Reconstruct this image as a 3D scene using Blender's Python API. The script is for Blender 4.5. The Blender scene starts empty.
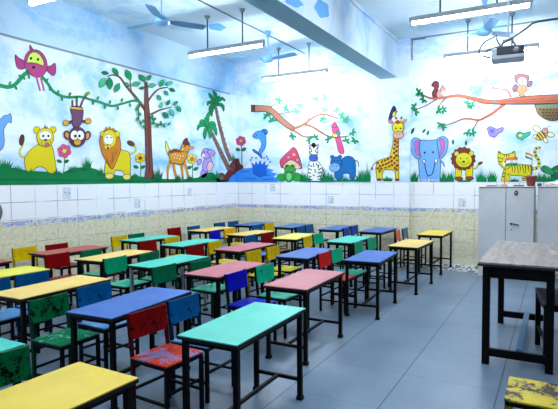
import bpy, bmesh, math, random
from mathutils import Vector, Matrix
random.seed(7)
scene = bpy.context.scene
COL = scene.collection

# ---------------------------------------------------------------- camera, world, exposure
CAM_F, CAM_PITCH, CAM_YAW, CAM_ROLL, CAM_H = 499.6, 0.04668, 0.50401, -0.005964, 1.7046
cy, sy = math.cos(CAM_YAW), math.sin(CAM_YAW)
cp, sp = math.cos(CAM_PITCH), math.sin(CAM_PITCH)
cF = Vector((-sy * cp, cy * cp, -sp))
cR0 = Vector((cy, sy, 0))
cU0 = cR0.cross(cF)
cR = cR0 * math.cos(CAM_ROLL) + cU0 * math.sin(CAM_ROLL)
cU = cU0 * math.cos(CAM_ROLL) - cR0 * math.sin(CAM_ROLL)
cam_data = bpy.data.cameras.new('camera')
cam_data.sensor_width = 36.0
cam_data.lens = CAM_F / 558.0 * 36.0
cam = bpy.data.objects.new('camera', cam_data)
COL.objects.link(cam)
cB = -cF
cam.matrix_world = Matrix(((cR.x, cU.x, cB.x, 0), (cR.y, cU.y, cB.y, 0), (cR.z, cU.z, cB.z, CAM_H), (0, 0, 0, 1)))
scene.camera = cam
world = bpy.data.worlds.new('world')
scene.world = world
world.use_nodes = True
world.node_tree.nodes['Background'].inputs[0].default_value = (0.55, 0.75, 1.0, 1)
world.node_tree.nodes['Background'].inputs[1].default_value = 0.12
TUBE_STRENGTH = 200.0
scene.view_settings.view_transform = 'Standard'
scene.view_settings.look = 'None'
scene.view_settings.gamma = 1.0
scene.view_settings.exposure = 0.0
scene.view_settings.use_curve_mapping = False

# ---------------------------------------------------------------- helpers
def lin(c):
    return tuple(((v / 255.0) / 12.92 if v / 255.0 <= 0.04045 else ((v / 255.0 + 0.055) / 1.055) ** 2.4) for v in c) + (1.0,)

MATS = {}
def mat(name, rgb, rough=0.6, metal=0.0, spec=0.5, emit=None, estr=0.0):
    if name in MATS:
        return MATS[name]
    m = bpy.data.materials.new(name)
    m.use_nodes = True
    b = m.node_tree.nodes['Principled BSDF']
    b.inputs['Base Color'].default_value = lin(rgb)
    b.inputs['Roughness'].default_value = rough
    b.inputs['Metallic'].default_value = metal
    b.inputs['Specular IOR Level'].default_value = spec
    if emit:
        b.inputs['Emission Color'].default_value = lin(emit)
        b.inputs['Emission Strength'].default_value = estr
    MATS[name] = m
    return m

class NT:
    """small node-building helper"""
    def __init__(self, m):
        self.t = m.node_tree
        self.bsdf = self.t.nodes['Principled BSDF']
    def n(self, typ, **kw):
        nd = self.t.nodes.new(typ)
        for k, v in kw.items():
            setattr(nd, k, v)
        return nd
    def l(self, a, b):
        self.t.links.new(a, b)
    def math(self, op, a, b=None, clamp=False):
        nd = self.n('ShaderNodeMath', operation=op, use_clamp=clamp)
        for i, v in enumerate((a, b)):
            if v is None:
                continue
            if isinstance(v, (int, float)):
                nd.inputs[i].default_value = v
            else:
                self.l(v, nd.inputs[i])
        return nd.outputs[0]
    def mix(self, fac, a, b):
        nd = self.n('ShaderNodeMix', data_type='RGBA')
        if isinstance(fac, (int, float)):
            nd.inputs[0].default_value = fac
        else:
            self.l(fac, nd.inputs[0])
        for v, i in ((a, 6), (b, 7)):
            if isinstance(v, tuple):
                nd.inputs[i].default_value = v
            else:
                self.l(v, nd.inputs[i])
        return nd.outputs[2]
    def ramp(self, fac, p0, p1, c0=(0, 0, 0, 1), c1=(1, 1, 1, 1)):
        nd = self.n('ShaderNodeValToRGB')
        self.l(fac, nd.inputs[0])
        e = nd.color_ramp.elements
        e[0].position, e[0].color = p0, c0
        e[1].position, e[1].color = p1, c1
        return nd.outputs[0]
    def coords(self):
        tc = self.n('ShaderNodeTexCoord')
        return tc.outputs['Object']
    def noise(self, vec, scale, detail=3, rough=0.55, dist=0.0):
        nd = self.n('ShaderNodeTexNoise')
        self.l(vec, nd.inputs['Vector'])
        nd.inputs['Scale'].default_value = scale
        nd.inputs['Detail'].default_value = detail
        nd.inputs['Roughness'].default_value = rough
        nd.inputs['Distortion'].default_value = dist
        return nd.outputs['Fac']
    def scalev(self, vec, s):
        nd = self.n('ShaderNodeMapping')
        self.l(vec, nd.inputs['Vector'])
        nd.inputs['Scale'].default_value = s
        return nd.outputs[0]
    def sep(self, vec):
        nd = self.n('ShaderNodeSeparateXYZ')
        self.l(vec, nd.inputs[0])
        return nd.outputs
    def bump(self, h, strength=0.2, dist=0.01):
        nd = self.n('ShaderNodeBump')
        nd.inputs['Strength'].default_value = strength
        nd.inputs['Distance'].default_value = dist
        self.l(h, nd.inputs['Height'])
        self.l(nd.outputs[0], self.bsdf.inputs['Normal'])

def grid_line(t, coord, period, phase, half):
    """1 near coord = phase + k*period"""
    a = t.math('SUBTRACT', coord, phase)
    a = t.math('DIVIDE', a, period)
    f = t.math('FRACT', a)
    d = t.math('ABSOLUTE', t.math('SUBTRACT', f, 0.5))
    return t.math('GREATER_THAN', d, 0.5 - half / period)

def sky_paint(name, white, blue, lo=0.5, hi=0.8, sc=(0.7, 0.7, 1.1)):
    m = mat(name, white, rough=0.7, spec=0.25)
    t = NT(m)
    v = t.scalev(t.coords(), sc)
    a = t.noise(v, 1.1, 5, 0.6, 0.8)
    b = t.noise(v, 4.0, 4, 0.65, 1.2)
    f = t.math('ADD', t.math('MULTIPLY', a, 0.75), t.math('MULTIPLY', b, 0.25))
    fac = t.ramp(f, lo, hi)
    t.l(t.mix(fac, lin(white), lin(blue)), t.bsdf.inputs['Base Color'])
    return m

def tile_mat(name, rgb, axis, uphase, zphase, up, zp, grout, strength, relief=0.0, rough=0.25):
    m = mat(name, rgb, rough=rough)
    t = NT(m)
    co = t.coords()
    s = t.sep(co)
    u = s[0] if axis == 'x' else s[1]
    g = t.math('MAXIMUM', grid_line(t, u, up, uphase, 0.006), grid_line(t, s[2], zp, zphase, 0.006))
    vis = t.ramp(t.noise(co, 2.3, 2), 0.38, 0.6)
    g = t.math('MULTIPLY', t.math('MULTIPLY', g, vis), strength)
    base = lin(rgb)
    dark = lin(tuple(int(c * 0.86) for c in rgb))
    n = t.noise(co, 22 if relief else 3, 4, 0.6, 1.0)
    col = t.mix(t.ramp(n, 0.42, 0.68), base, dark if relief else base)
    t.l(t.mix(g, col, lin(grout)), t.bsdf.inputs['Base Color'])
    if relief:
        t.bump(n, relief, 0.01)
    return m

def new_bm():
    return bmesh.new()

def add_box(bm, c, size, rot=None, bevel=0.0, mi=0):
    r = bmesh.ops.create_cube(bm, size=1.0)
    vs = r['verts']
    M = Matrix.Translation(Vector(c))
    if rot is not None:
        M = M @ rot.to_4x4()
    M = M @ Matrix.Diagonal((size[0], size[1], size[2], 1))
    bmesh.ops.transform(bm, matrix=M, verts=vs)
    fs = set(f for v in vs for f in v.link_faces)
    if bevel > 0:
        es = list(set(e for v in vs for e in v.link_edges))
        rb = bmesh.ops.bevel(bm, geom=es, offset=bevel, segments=2, affect='EDGES', profile=0.5)
        fs = set(rb['faces']) | set(f for f in fs if f.is_valid)
    for f in fs:
        if f.is_valid:
            f.material_index = mi
    return fs

def add_bar(bm, a, b, w, d=None, mi=0):
    """square bar between two points"""
    a, b = Vector(a), Vector(b)
    dv = b - a
    q = dv.to_track_quat('Z', 'Y') if abs(dv.normalized().z) < 0.9999 else Matrix.Identity(3).to_quaternion()
    add_box(bm, (a + b) / 2, (w, d or w, dv.length), q.to_matrix(), 0.0, mi)

def add_cyl(bm, a, b, r1, r2=None, seg=14, mi=0):
    a, b = Vector(a), Vector(b)
    dv = b - a
    q = dv.to_track_quat('Z', 'Y').to_matrix().to_4x4()
    r = bmesh.ops.create_cone(bm, cap_ends=True, segments=seg, radius1=r1, radius2=r1 if r2 is None else r2, depth=dv.length)
    bmesh.ops.transform(bm, matrix=Matrix.Translation((a + b) / 2) @ q, verts=r['verts'])
    for f in set(f for v in r['verts'] for f in v.link_faces):
        f.material_index = mi
        f.smooth = len(f.verts) == 4

def add_lathe(bm, prof, center=(0, 0, 0), seg=24, mi=0):
    c = Vector(center)
    rings = []
    for r, z in prof:
        rings.append([bm.verts.new(c + Vector((r * math.cos(2 * math.pi * k / seg), r * math.sin(2 * math.pi * k / seg), z))) for k in range(seg)])
    for a, b in zip(rings, rings[1:]):
        for k in range(seg):
            f = bm.faces.new((a[k], a[(k + 1) % seg], b[(k + 1) % seg], b[k]))
            f.smooth = True
            f.material_index = mi
    for ring, flip in ((rings[0], True), (rings[-1], False)):
        f = bm.faces.new(ring[::-1] if flip else ring)
        f.material_index = mi

def add_tube(bm, pts, r, seg=8, mi=0):
    pts = [Vector(p) for p in pts]
    rings = []
    for i, p in enumerate(pts):
        d = (pts[min(i + 1, len(pts) - 1)] - pts[max(i - 1, 0)]).normalized()
        q = d.to_track_quat('Z', 'Y')
        rings.append([bm.verts.new(p + q @ Vector((r * math.cos(2 * math.pi * k / seg), r * math.sin(2 * math.pi * k / seg), 0))) for k in range(seg)])
    for a, b in zip(rings, rings[1:]):
        for k in range(seg):
            f = bm.faces.new((a[k], a[(k + 1) % seg], b[(k + 1) % seg], b[k]))
            f.smooth = True
            f.material_index = mi
    bm.faces.new(rings[0][::-1]); bm.faces.new(rings[-1])

def curve_pts(ctrl, n=8):
    """Catmull-Rom through open control points"""
    P = [Vector(c) for c in ctrl]
    P = [P[0] * 2 - P[1]] + P + [P[-1] * 2 - P[-2]]
    out = []
    for i in range(1, len(P) - 2):
        for k in range(n):
            u = k / n
            p0, p1, p2, p3 = P[i - 1:i + 3]
            out.append(0.5 * ((2 * p1) + (p2 - p0) * u + (2 * p0 - 5 * p1 + 4 * p2 - p3) * u * u + (3 * p1 - p0 - 3 * p2 + p3) * u ** 3))
    out.append(P[-2])
    return out

def to_mesh(name, bm, mats, recalc=True):
    if recalc:
        bmesh.ops.recalc_face_normals(bm, faces=bm.faces)
    me = bpy.data.meshes.new(name)
    bm.to_mesh(me)
    bm.free()
    for m in (mats if isinstance(mats, (list, tuple)) else [mats]):
        me.materials.append(m)
    return me

def link(name, me, parent=None, loc=None):
    o = bpy.data.objects.new(name, me)
    COL.objects.link(o)
    if parent is not None:
        o.parent = parent
    if loc is not None:
        o.location = loc
    return o

def obj(name, bm, mats, parent=None, recalc=True):
    return link(name, to_mesh(name, bm, mats, recalc), parent)

def tag(o, label, cat, group=None):
    o['label'] = label
    o['category'] = cat
    if group:
        o['group'] = group
    return o

def thing(name, label, cat, loc=(0, 0, 0), rz=0.0, group=None):
    o = bpy.data.objects.new(name, None)
    COL.objects.link(o)
    o.location = loc
    o.rotation_euler = (0, 0, rz)
    return tag(o, label, cat, group)

def struct(name, bm, mats):
    o = obj(name, bm, mats)
    o['kind'] = 'structure'
    return o

# ---------------------------------------------------------------- room constants (metres)
XW, YW, CEIL = -7.05, 10.55, 4.64      # left wall, back wall, ceiling
XR, YF = 3.2, -2.6                     # right and front walls, outside the frame
Z_B0, Z_B1, Z_M = 1.045, 1.135, 1.665  # decorative border, lower edge of the mural
PIL_X0, PIL_X1, PIL_Y = -3.49, -2.655, 10.45
BEAM_X0, BEAM_X1, BEAM_Z = -3.30, -2.94, 3.87

# ---------------------------------------------------------------- materials
M_sky = sky_paint('sky_paint_wall', (222, 236, 246), (112, 184, 236), 0.45, 0.68)
M_sky2 = sky_paint('sky_paint_high_wall', (190, 218, 238), (112, 180, 230), 0.44, 0.68)
M_soffit_shade = mat('beam_underside_shade', (158, 200, 222), rough=0.7, spec=0.2)  # shade put into the colour: the underside gets only weak bounce light
M_ceil = sky_paint('sky_paint_ceiling', (208, 228, 240), (110, 182, 228), 0.52, 0.72)
M_beam = sky_paint('sky_paint_beam', (206, 226, 240), (104, 176, 230), 0.50, 0.74, (0.8, 0.8, 0.5))
M_tile_l = tile_mat('white_tile_side', (236, 240, 246), 'y', 4.56, 1.41, 0.395, 0.265, (120, 130, 142), 0.75)
M_tile_b = tile_mat('white_tile_back', (236, 240, 246), 'x', -6.583, 1.40, 0.40, 0.265, (120, 130, 142), 0.75)
M_crm_l = tile_mat('cream_tile_side', (224, 222, 192), 'y', 4.56, 0.04, 0.395, 0.25, (120, 120, 104), 0.6, 0.35, 0.3)
M_crm_b = tile_mat('cream_tile_back', (224, 222, 192), 'x', -6.583, -0.05, 0.40, 0.25, (120, 120, 104), 0.6, 0.35, 0.3)

def border_mat(name, axis):
    m = mat(name, (185, 196, 214), rough=0.3)
    t = NT(m)
    co = t.coords()
    s = t.sep(co)
    u = s[0] if axis == 'x' else s[1]
    cmb = t.n('ShaderNodeCombineXYZ')
    t.l(u, cmb.inputs[0]); t.l(s[2], cmb.inputs[1])
    vor = t.n('ShaderNodeTexVoronoi')
    vor.inputs['Scale'].default_value = 19
    t.l(cmb.outputs[0], vor.inputs['Vector'])
    hsv = t.sep(vor.outputs['Color'])
    red = t.math('GREATER_THAN', hsv[0], 0.66)
    near = t.math('LESS_THAN', vor.outputs['Distance'], 0.34)
    flower = t.mix(red, lin((214, 200, 110)), lin((190, 96, 92)))
    c = t.mix(t.math('GREATER_THAN', hsv[1], 0.5), lin((196, 205, 220)), lin((150, 172, 212)))
    c = t.mix(near, c, flower)
    edge = grid_line(t, s[2], Z_B1 - Z_B0, Z_B0, 0.008)
    c = t.mix(edge, c, lin((226, 224, 206)))
    t.l(c, t.bsdf.inputs['Base Color'])
    return m
M_brd_l, M_brd_b = border_mat('border_tile_side', 'y'), border_mat('border_tile_back', 'x')

def floor_mat():
    m = mat('grey_floor_tiles', (112, 124, 138), rough=0.32)
    t = NT(m)
    co = t.coords()
    s = t.sep(co)
    n = t.noise(co, 1.2, 4, 0.6)
    n2 = t.noise(co, 14, 4, 0.7)
    f = t.math('ADD', t.math('MULTIPLY', n, 0.7), t.math('MULTIPLY', n2, 0.3))
    col = t.mix(t.ramp(f, 0.35, 0.65), lin((92, 114, 136)), lin((112, 133, 154)))
    g = t.math('MAXIMUM', grid_line(t, s[0], 0.76, -1.13, 0.006), t.math('MULTIPLY', grid_line(t, s[1], 0.76, 5.08, 0.005), 0.45))
    col = t.mix(t.math('MULTIPLY', g, 0.85), col, lin((40, 50, 62)))
    # black and white marble chip border along the two walls
    cells = []
    for sc in ((24, 8, 0), (8, 24, 0)):
        vor = t.n('ShaderNodeTexVoronoi')
        vor.inputs['Scale'].default_value = 1.0
        t.l(t.scalev(co, sc), vor.inputs['Vector'])
        cells.append(t.sep(vor.outputs['Color'])[0])
    onleft = t.math('LESS_THAN', s[0], -6.52)
    cell = t.math('ADD', t.math('MULTIPLY', cells[1], onleft), t.math('MULTIPLY', cells[0], t.math('SUBTRACT', 1.0, onleft)))
    chip = t.mix(t.math('GREATER_THAN', cell, 0.42), lin((20, 26, 34)), lin((196, 204, 216)))
    b = t.math('MAXIMUM', t.math('GREATER_THAN', s[1], 9.74), t.math('LESS_THAN', s[0], -6.52))
    t.l(t.mix(b, col, chip), t.bsdf.inputs['Base Color'])
    t.l(t.math('ADD', t.math('MULTIPLY', n2, 0.2), 0.25), t.bsdf.inputs['Roughness'])
    return m
M_floor = floor_mat()
M_black = mat('black_enamel', (7, 7, 8), rough=0.5, spec=0.12)
M_edge = mat('dark_edge_band', (24, 22, 20), rough=0.5, spec=0.25)
M_trim = mat('grey_blue_trim', (120, 140, 152), rough=0.6)

# ---------------------------------------------------------------- room shell
bm = new_bm(); add_box(bm, ((XW + XR) / 2, (YW + YF) / 2, -0.06), (XR - XW + 0.4, YW - YF + 0.4, 0.12)); struct('floor', bm, M_floor)
bm = new_bm(); add_box(bm, ((XW + XR) / 2, (YW + YF) / 2, CEIL + 0.06), (XR - XW + 0.4, YW - YF + 0.4, 0.12)); ceiling = struct('ceiling', bm, M_ceil)

def wall(name, axis, mats, lo, hi, face, out):
    """stacked zones of one wall: cream tiles, border, white tiles, painted sky"""
    bm = new_bm()
    th = 0.15
    for k, (z0, z1, proud) in enumerate(((0, Z_B0, 0), (Z_B0, Z_B1, 0.004), (Z_B1, Z_M, 0), (Z_M, 3.855, 0), (3.855, CEIL, 0))):
        c = face + out * (th / 2 - proud / 2)
        if axis == 'y':
            add_box(bm, (c, (lo + hi) / 2, (z0 + z1) / 2), (th + proud, hi - lo, z1 - z0), mi=k)
        else:
            add_box(bm, ((lo + hi) / 2, c, (z0 + z1) / 2), (hi - lo, th + proud, z1 - z0), mi=k)
    return struct(name, bm, mats)
wall_left = wall('wall_left', 'y', [M_crm_l, M_brd_l, M_tile_l, M_sky, M_sky2], YF, YW, XW, -1)
wall_back = wall('wall_back', 'x', [M_crm_b, M_brd_b, M_tile_b, M_sky, M_sky], XW, XR, YW, 1)
M_far = mat('low_fill_wall_tone', (96, 112, 128), rough=0.7)  # tone of the unseen walls, darkened to cut sideways fill on the chairs
wall_right = wall('wall_right', 'y', [M_far] * 5, YF, YW, XR, 1)
wall_front = wall('wall_front', 'x', [M_far] * 5, XW, XR, YF, -1)

bm = new_bm()
for k, (z0, z1, pr) in enumerate(((0, Z_B0, 0), (Z_B0, Z_B1, 0.004), (Z_B1, Z_M, 0), (Z_M, CEIL, 0))):
    add_box(bm, ((PIL_X0 + PIL_X1) / 2, (PIL_Y + YW - pr) / 2, (z0 + z1) / 2), (PIL_X1 - PIL_X0 + 2 * pr, YW - PIL_Y + pr, z1 - z0), mi=k)
struct('pilaster', bm, [M_crm_b, M_brd_b, M_tile_b, M_sky])
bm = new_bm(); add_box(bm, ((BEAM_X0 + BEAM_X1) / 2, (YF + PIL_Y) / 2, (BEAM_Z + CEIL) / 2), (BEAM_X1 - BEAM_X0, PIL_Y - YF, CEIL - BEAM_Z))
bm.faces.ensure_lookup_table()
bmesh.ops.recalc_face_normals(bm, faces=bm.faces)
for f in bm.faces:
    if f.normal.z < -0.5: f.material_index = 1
beam = struct('ceiling_beam', bm, [M_beam, M_soffit_shade])
bm = new_bm(); add_box(bm, (BEAM_X1 + 0.025, (YF + PIL_Y) / 2, CEIL - 0.03), (0.05, PIL_Y - YF, 0.06), bevel=0.012); struct('trim_1', bm, M_beam)
bm = new_bm(); add_box(bm, (XW + 0.009, (YF + 10.3) / 2, 3.855), (0.018, 10.3 - YF, 0.026)); struct('trim_2', bm, M_trim)
bm = new_bm(); add_box(bm, ((PIL_X1 + XR) / 2, YW - 0.012, 4.235), (XR - PIL_X1, 0.024, 0.022)); struct('trim_3', bm, M_sky)
bm = new_bm(); add_box(bm, ((XW + PIL_X0) / 2, YW - 0.012, 4.245), (PIL_X0 - XW, 0.024, 0.022)); struct('trim_4', bm, M_sky)
bm = new_bm(); add_box(bm, ((PIL_X1 + XR) / 2, YW - 0.02, CEIL - 0.012), (XR - PIL_X1, 0.04, 0.024)); struct('trim_5', bm, M_trim)

# ---------------------------------------------------------------- lamps
M_house = mat('lamp_housing_grey', (150, 158, 166), rough=0.5)
M_tube = mat('lit_tube', (255, 255, 255), rough=0.5, emit=(246, 250, 255), estr=TUBE_STRENGTH)
M_rod = mat('lamp_rod_grey', (58, 76, 96), rough=0.5)
LAMP_L = 1.56
lb = {}
bm = new_bm(); add_box(bm, (0, 0, 0.035), (LAMP_L + 0.04, 0.075, 0.07), bevel=0.008); lb['housing'] = to_mesh('housing', bm, M_house)
bm = new_bm(); add_box(bm, (0, 0, -0.02), (LAMP_L - 0.03, 0.05, 0.04), bevel=0.015); lb['tube'] = to_mesh('tube', bm, M_tube)
bm = new_bm(); add_box(bm, (0, 0, -0.018), (0.03, 0.055, 0.05), bevel=0.004)
lb['end_cap'] = to_mesh('end_cap', bm, M_house)
bm = new_bm(); add_cyl(bm, (0, 0, 0.06), (0, 0, CEIL - 4.0), 0.013, seg=10); lb['rod'] = to_mesh('rod', bm, M_rod)
bm = new_bm(); add_cyl(bm, (0, 0, CEIL - 4.0 - 0.05), (0, 0, CEIL - 4.0), 0.03, 0.055, seg=14); lb['ceiling_cup'] = to_mesh('ceiling_cup', bm, M_trim)
def tube_lamp(x, y, label):
    t = thing('tube_lamp', label, 'ceiling lamp', (x, y, 4.0), 0, 'hanging tube lamps')
    for k in ('housing', 'tube'):
        link(k, lb[k], t)
    for s in (-1, 1):
        link('end_cap', lb['end_cap'], t, (s * (LAMP_L / 2 - 0.005), 0, 0))
    for s in (-0.37, 0.37):
        r = link('rod', lb['rod'], t); r.location = (s, 0, 0)
        link('ceiling_cup', lb['ceiling_cup'], r)
tube_lamp(-5.09, 7.30, 'lit tube lamp hanging on two rods left of the beam, nearer the ceiling fan')
tube_lamp(-5.02, 9.80, 'lit tube lamp left of the beam closest to the painted branch with parrot')
tube_lamp(-1.09, 7.40, 'long lit tube lamp at the top right of the beam, in front of the projector')
tube_lamp(-1.075, 9.85, 'lit tube lamp right of the beam, behind the projector near the back wall')
tube_lamp(-5.13, 4.16, 'lit tube lamp cut off by the top edge above the painted pink bird')
tube_lamp(-5.10, 1.3, 'unseen tube lamp added for front light, behind the camera on the left side')  # this and the next two lamps are unseen, added to brighten the front
tube_lamp(-1.09, 4.4, 'unseen tube lamp added for front light, above the camera on the right side')
tube_lamp(-1.09, 1.3, 'unseen tube lamp added for front light, behind the camera on the right side')

# ---------------------------------------------------------------- ceiling fans
M_fan = mat('fan_blue_enamel', (110, 168, 214), rough=0.35)
M_fanw = mat('fan_pale_enamel', (178, 206, 226), rough=0.35)
fb = {}
bm = new_bm(); add_lathe(bm, [(0.02, -0.075), (0.07, -0.07), (0.115, -0.035), (0.125, 0.0), (0.115, 0.03), (0.06, 0.06), (0.03, 0.09), (0.02, 0.09)]); fb['motor'] = to_mesh('motor', bm, M_fan)
bm = new_bm(); add_cyl(bm, (0, 0, 0.08), (0, 0, CEIL - 4.1), 0.012, seg=10); fb['rod'] = to_mesh('rod', bm, M_fan)
bm = new_bm(); add_lathe(bm, [(0.02, CEIL - 4.1 - 0.12), (0.035, CEIL - 4.1 - 0.1), (0.06, CEIL - 4.1 - 0.01), (0.06, CEIL - 4.1)]); fb['canopy'] = to_mesh('canopy', bm, M_fan)
bm = new_bm()
prof = [(0.10, 0.028), (0.17, 0.032), (0.22, 0.062), (0.42, 0.074), (0.63, 0.07), (0.68, 0.05)]
top, bot = [], []
for r, w in prof:
    row = []
    for s in (-1, 1):
        row.append(Vector((r, s * w, -0.014 * s)))
    top.append([bm.verts.new(v + Vector((0, 0, 0.005))) for v in row])
    bot.append([bm.verts.new(v - Vector((0, 0, 0.005))) for v in row])
for i in range(len(prof) - 1):
    bm.faces.new((top[i][0], top[i + 1][0], top[i + 1][1], top[i][1]))
    bm.faces.new((bot[i][0], bot[i][1], bot[i + 1][1], bot[i + 1][0]))
    bm.faces.new((top[i][0], bot[i][0], bot[i + 1][0], top[i + 1][0]))
    bm.faces.new((top[i][1], top[i + 1][1], bot[i + 1][1], bot[i][1]))
bm.faces.new((top[0][0], top[0][1], bot[0][1], bot[0][0])); bm.faces.new((top[-1][0], bot[-1][0], bot[-1][1], top[-1][1]))
fb['blade'] = to_mesh('blade', bm, mat('fan_blade_blue', (88, 146, 190), rough=0.4, spec=0.3))
def fan(x, y, a0, label):
    t = thing('ceiling_fan', label, 'ceiling fan', (x, y, 4.1), 0, 'blue ceiling fans')
    link('rod', fb['rod'], t); link('canopy', fb['canopy'], t); link('motor', fb['motor'], t)
    for k in range(3):
        b = link('blade', fb['blade'], t)
        b.rotation_euler = (0, 0, math.radians(a0 + 120 * k))
fan(-5.17, 5.79, 58, 'blue ceiling fan nearest the camera, above the painted tree')
fan(-4.98, 8.62, -10, 'blue ceiling fan deeper in the room, beside the beam')
fan(-1.04, 8.80, -70, 'blue ceiling fan right of the beam between the two tube lamps')
M_pipe = mat('conduit_pipe_blue_grey', (70, 98, 122), rough=0.5)
bm = new_bm(); add_tube(bm, [(-5.08, YF, CEIL - 0.012), (-5.08, 3, CEIL - 0.012), (-5.08, 7, CEIL - 0.012), (-5.08, 10.5, CEIL - 0.012)], 0.012)
tag(obj('conduit_pipe', bm, M_pipe), 'thin grey conduit running along the ceiling past the fan', 'pipe', 'wiring conduits')
bm = new_bm(); add_tube(bm, [(PIL_X1 + 0.02, YW - 0.015, 4.2), (PIL_X1 + 0.02, YW - 0.015, CEIL - 0.03), (PIL_X1 + 0.3, YW - 0.04, CEIL - 0.04)], 0.014)
tag(obj('conduit_pipe', bm, M_pipe), 'short dark conduit turning at the top of the pilaster', 'pipe', 'wiring conduits')

# ---------------------------------------------------------------- murals
def at_x(u, v, X):
    d = cF + cR * ((u - 279) / CAM_F) + cU * ((204.5 - v) / CAM_F)
    t = X / d.x
    return Vector((X, d.y * t, CAM_H + d.z * t))
def at_y(u, v, Y):
    d = cF + cR * ((u - 279) / CAM_F) + cU * ((204.5 - v) / CAM_F)
    t = Y / d.y
    return Vector((d.x * t, Y, CAM_H + d.z * t))
ONL = lambda u, v, k: at_x(u, v, XW + 0.002 + 0.0006 * k)
ONB = lambda u, v, k: at_y(u, v, YW - 0.002 - 0.0006 * k)
ONP = lambda u, v, k: at_y(u, v, PIL_Y - 0.002 - 0.0006 * k)
BEAM_ON = lambda u, v, k: at_x(u, v, BEAM_X1 + 0.002 + 0.0006 * k)
def CEI(u, v, k):
    d = cF + cR * ((u - 279) / CAM_F) + cU * ((204.5 - v) / CAM_F)
    z = CEIL - 0.002 - 0.0006 * k
    t = (z - CAM_H) / d.z
    return Vector((d.x * t, d.y * t, z))

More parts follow.
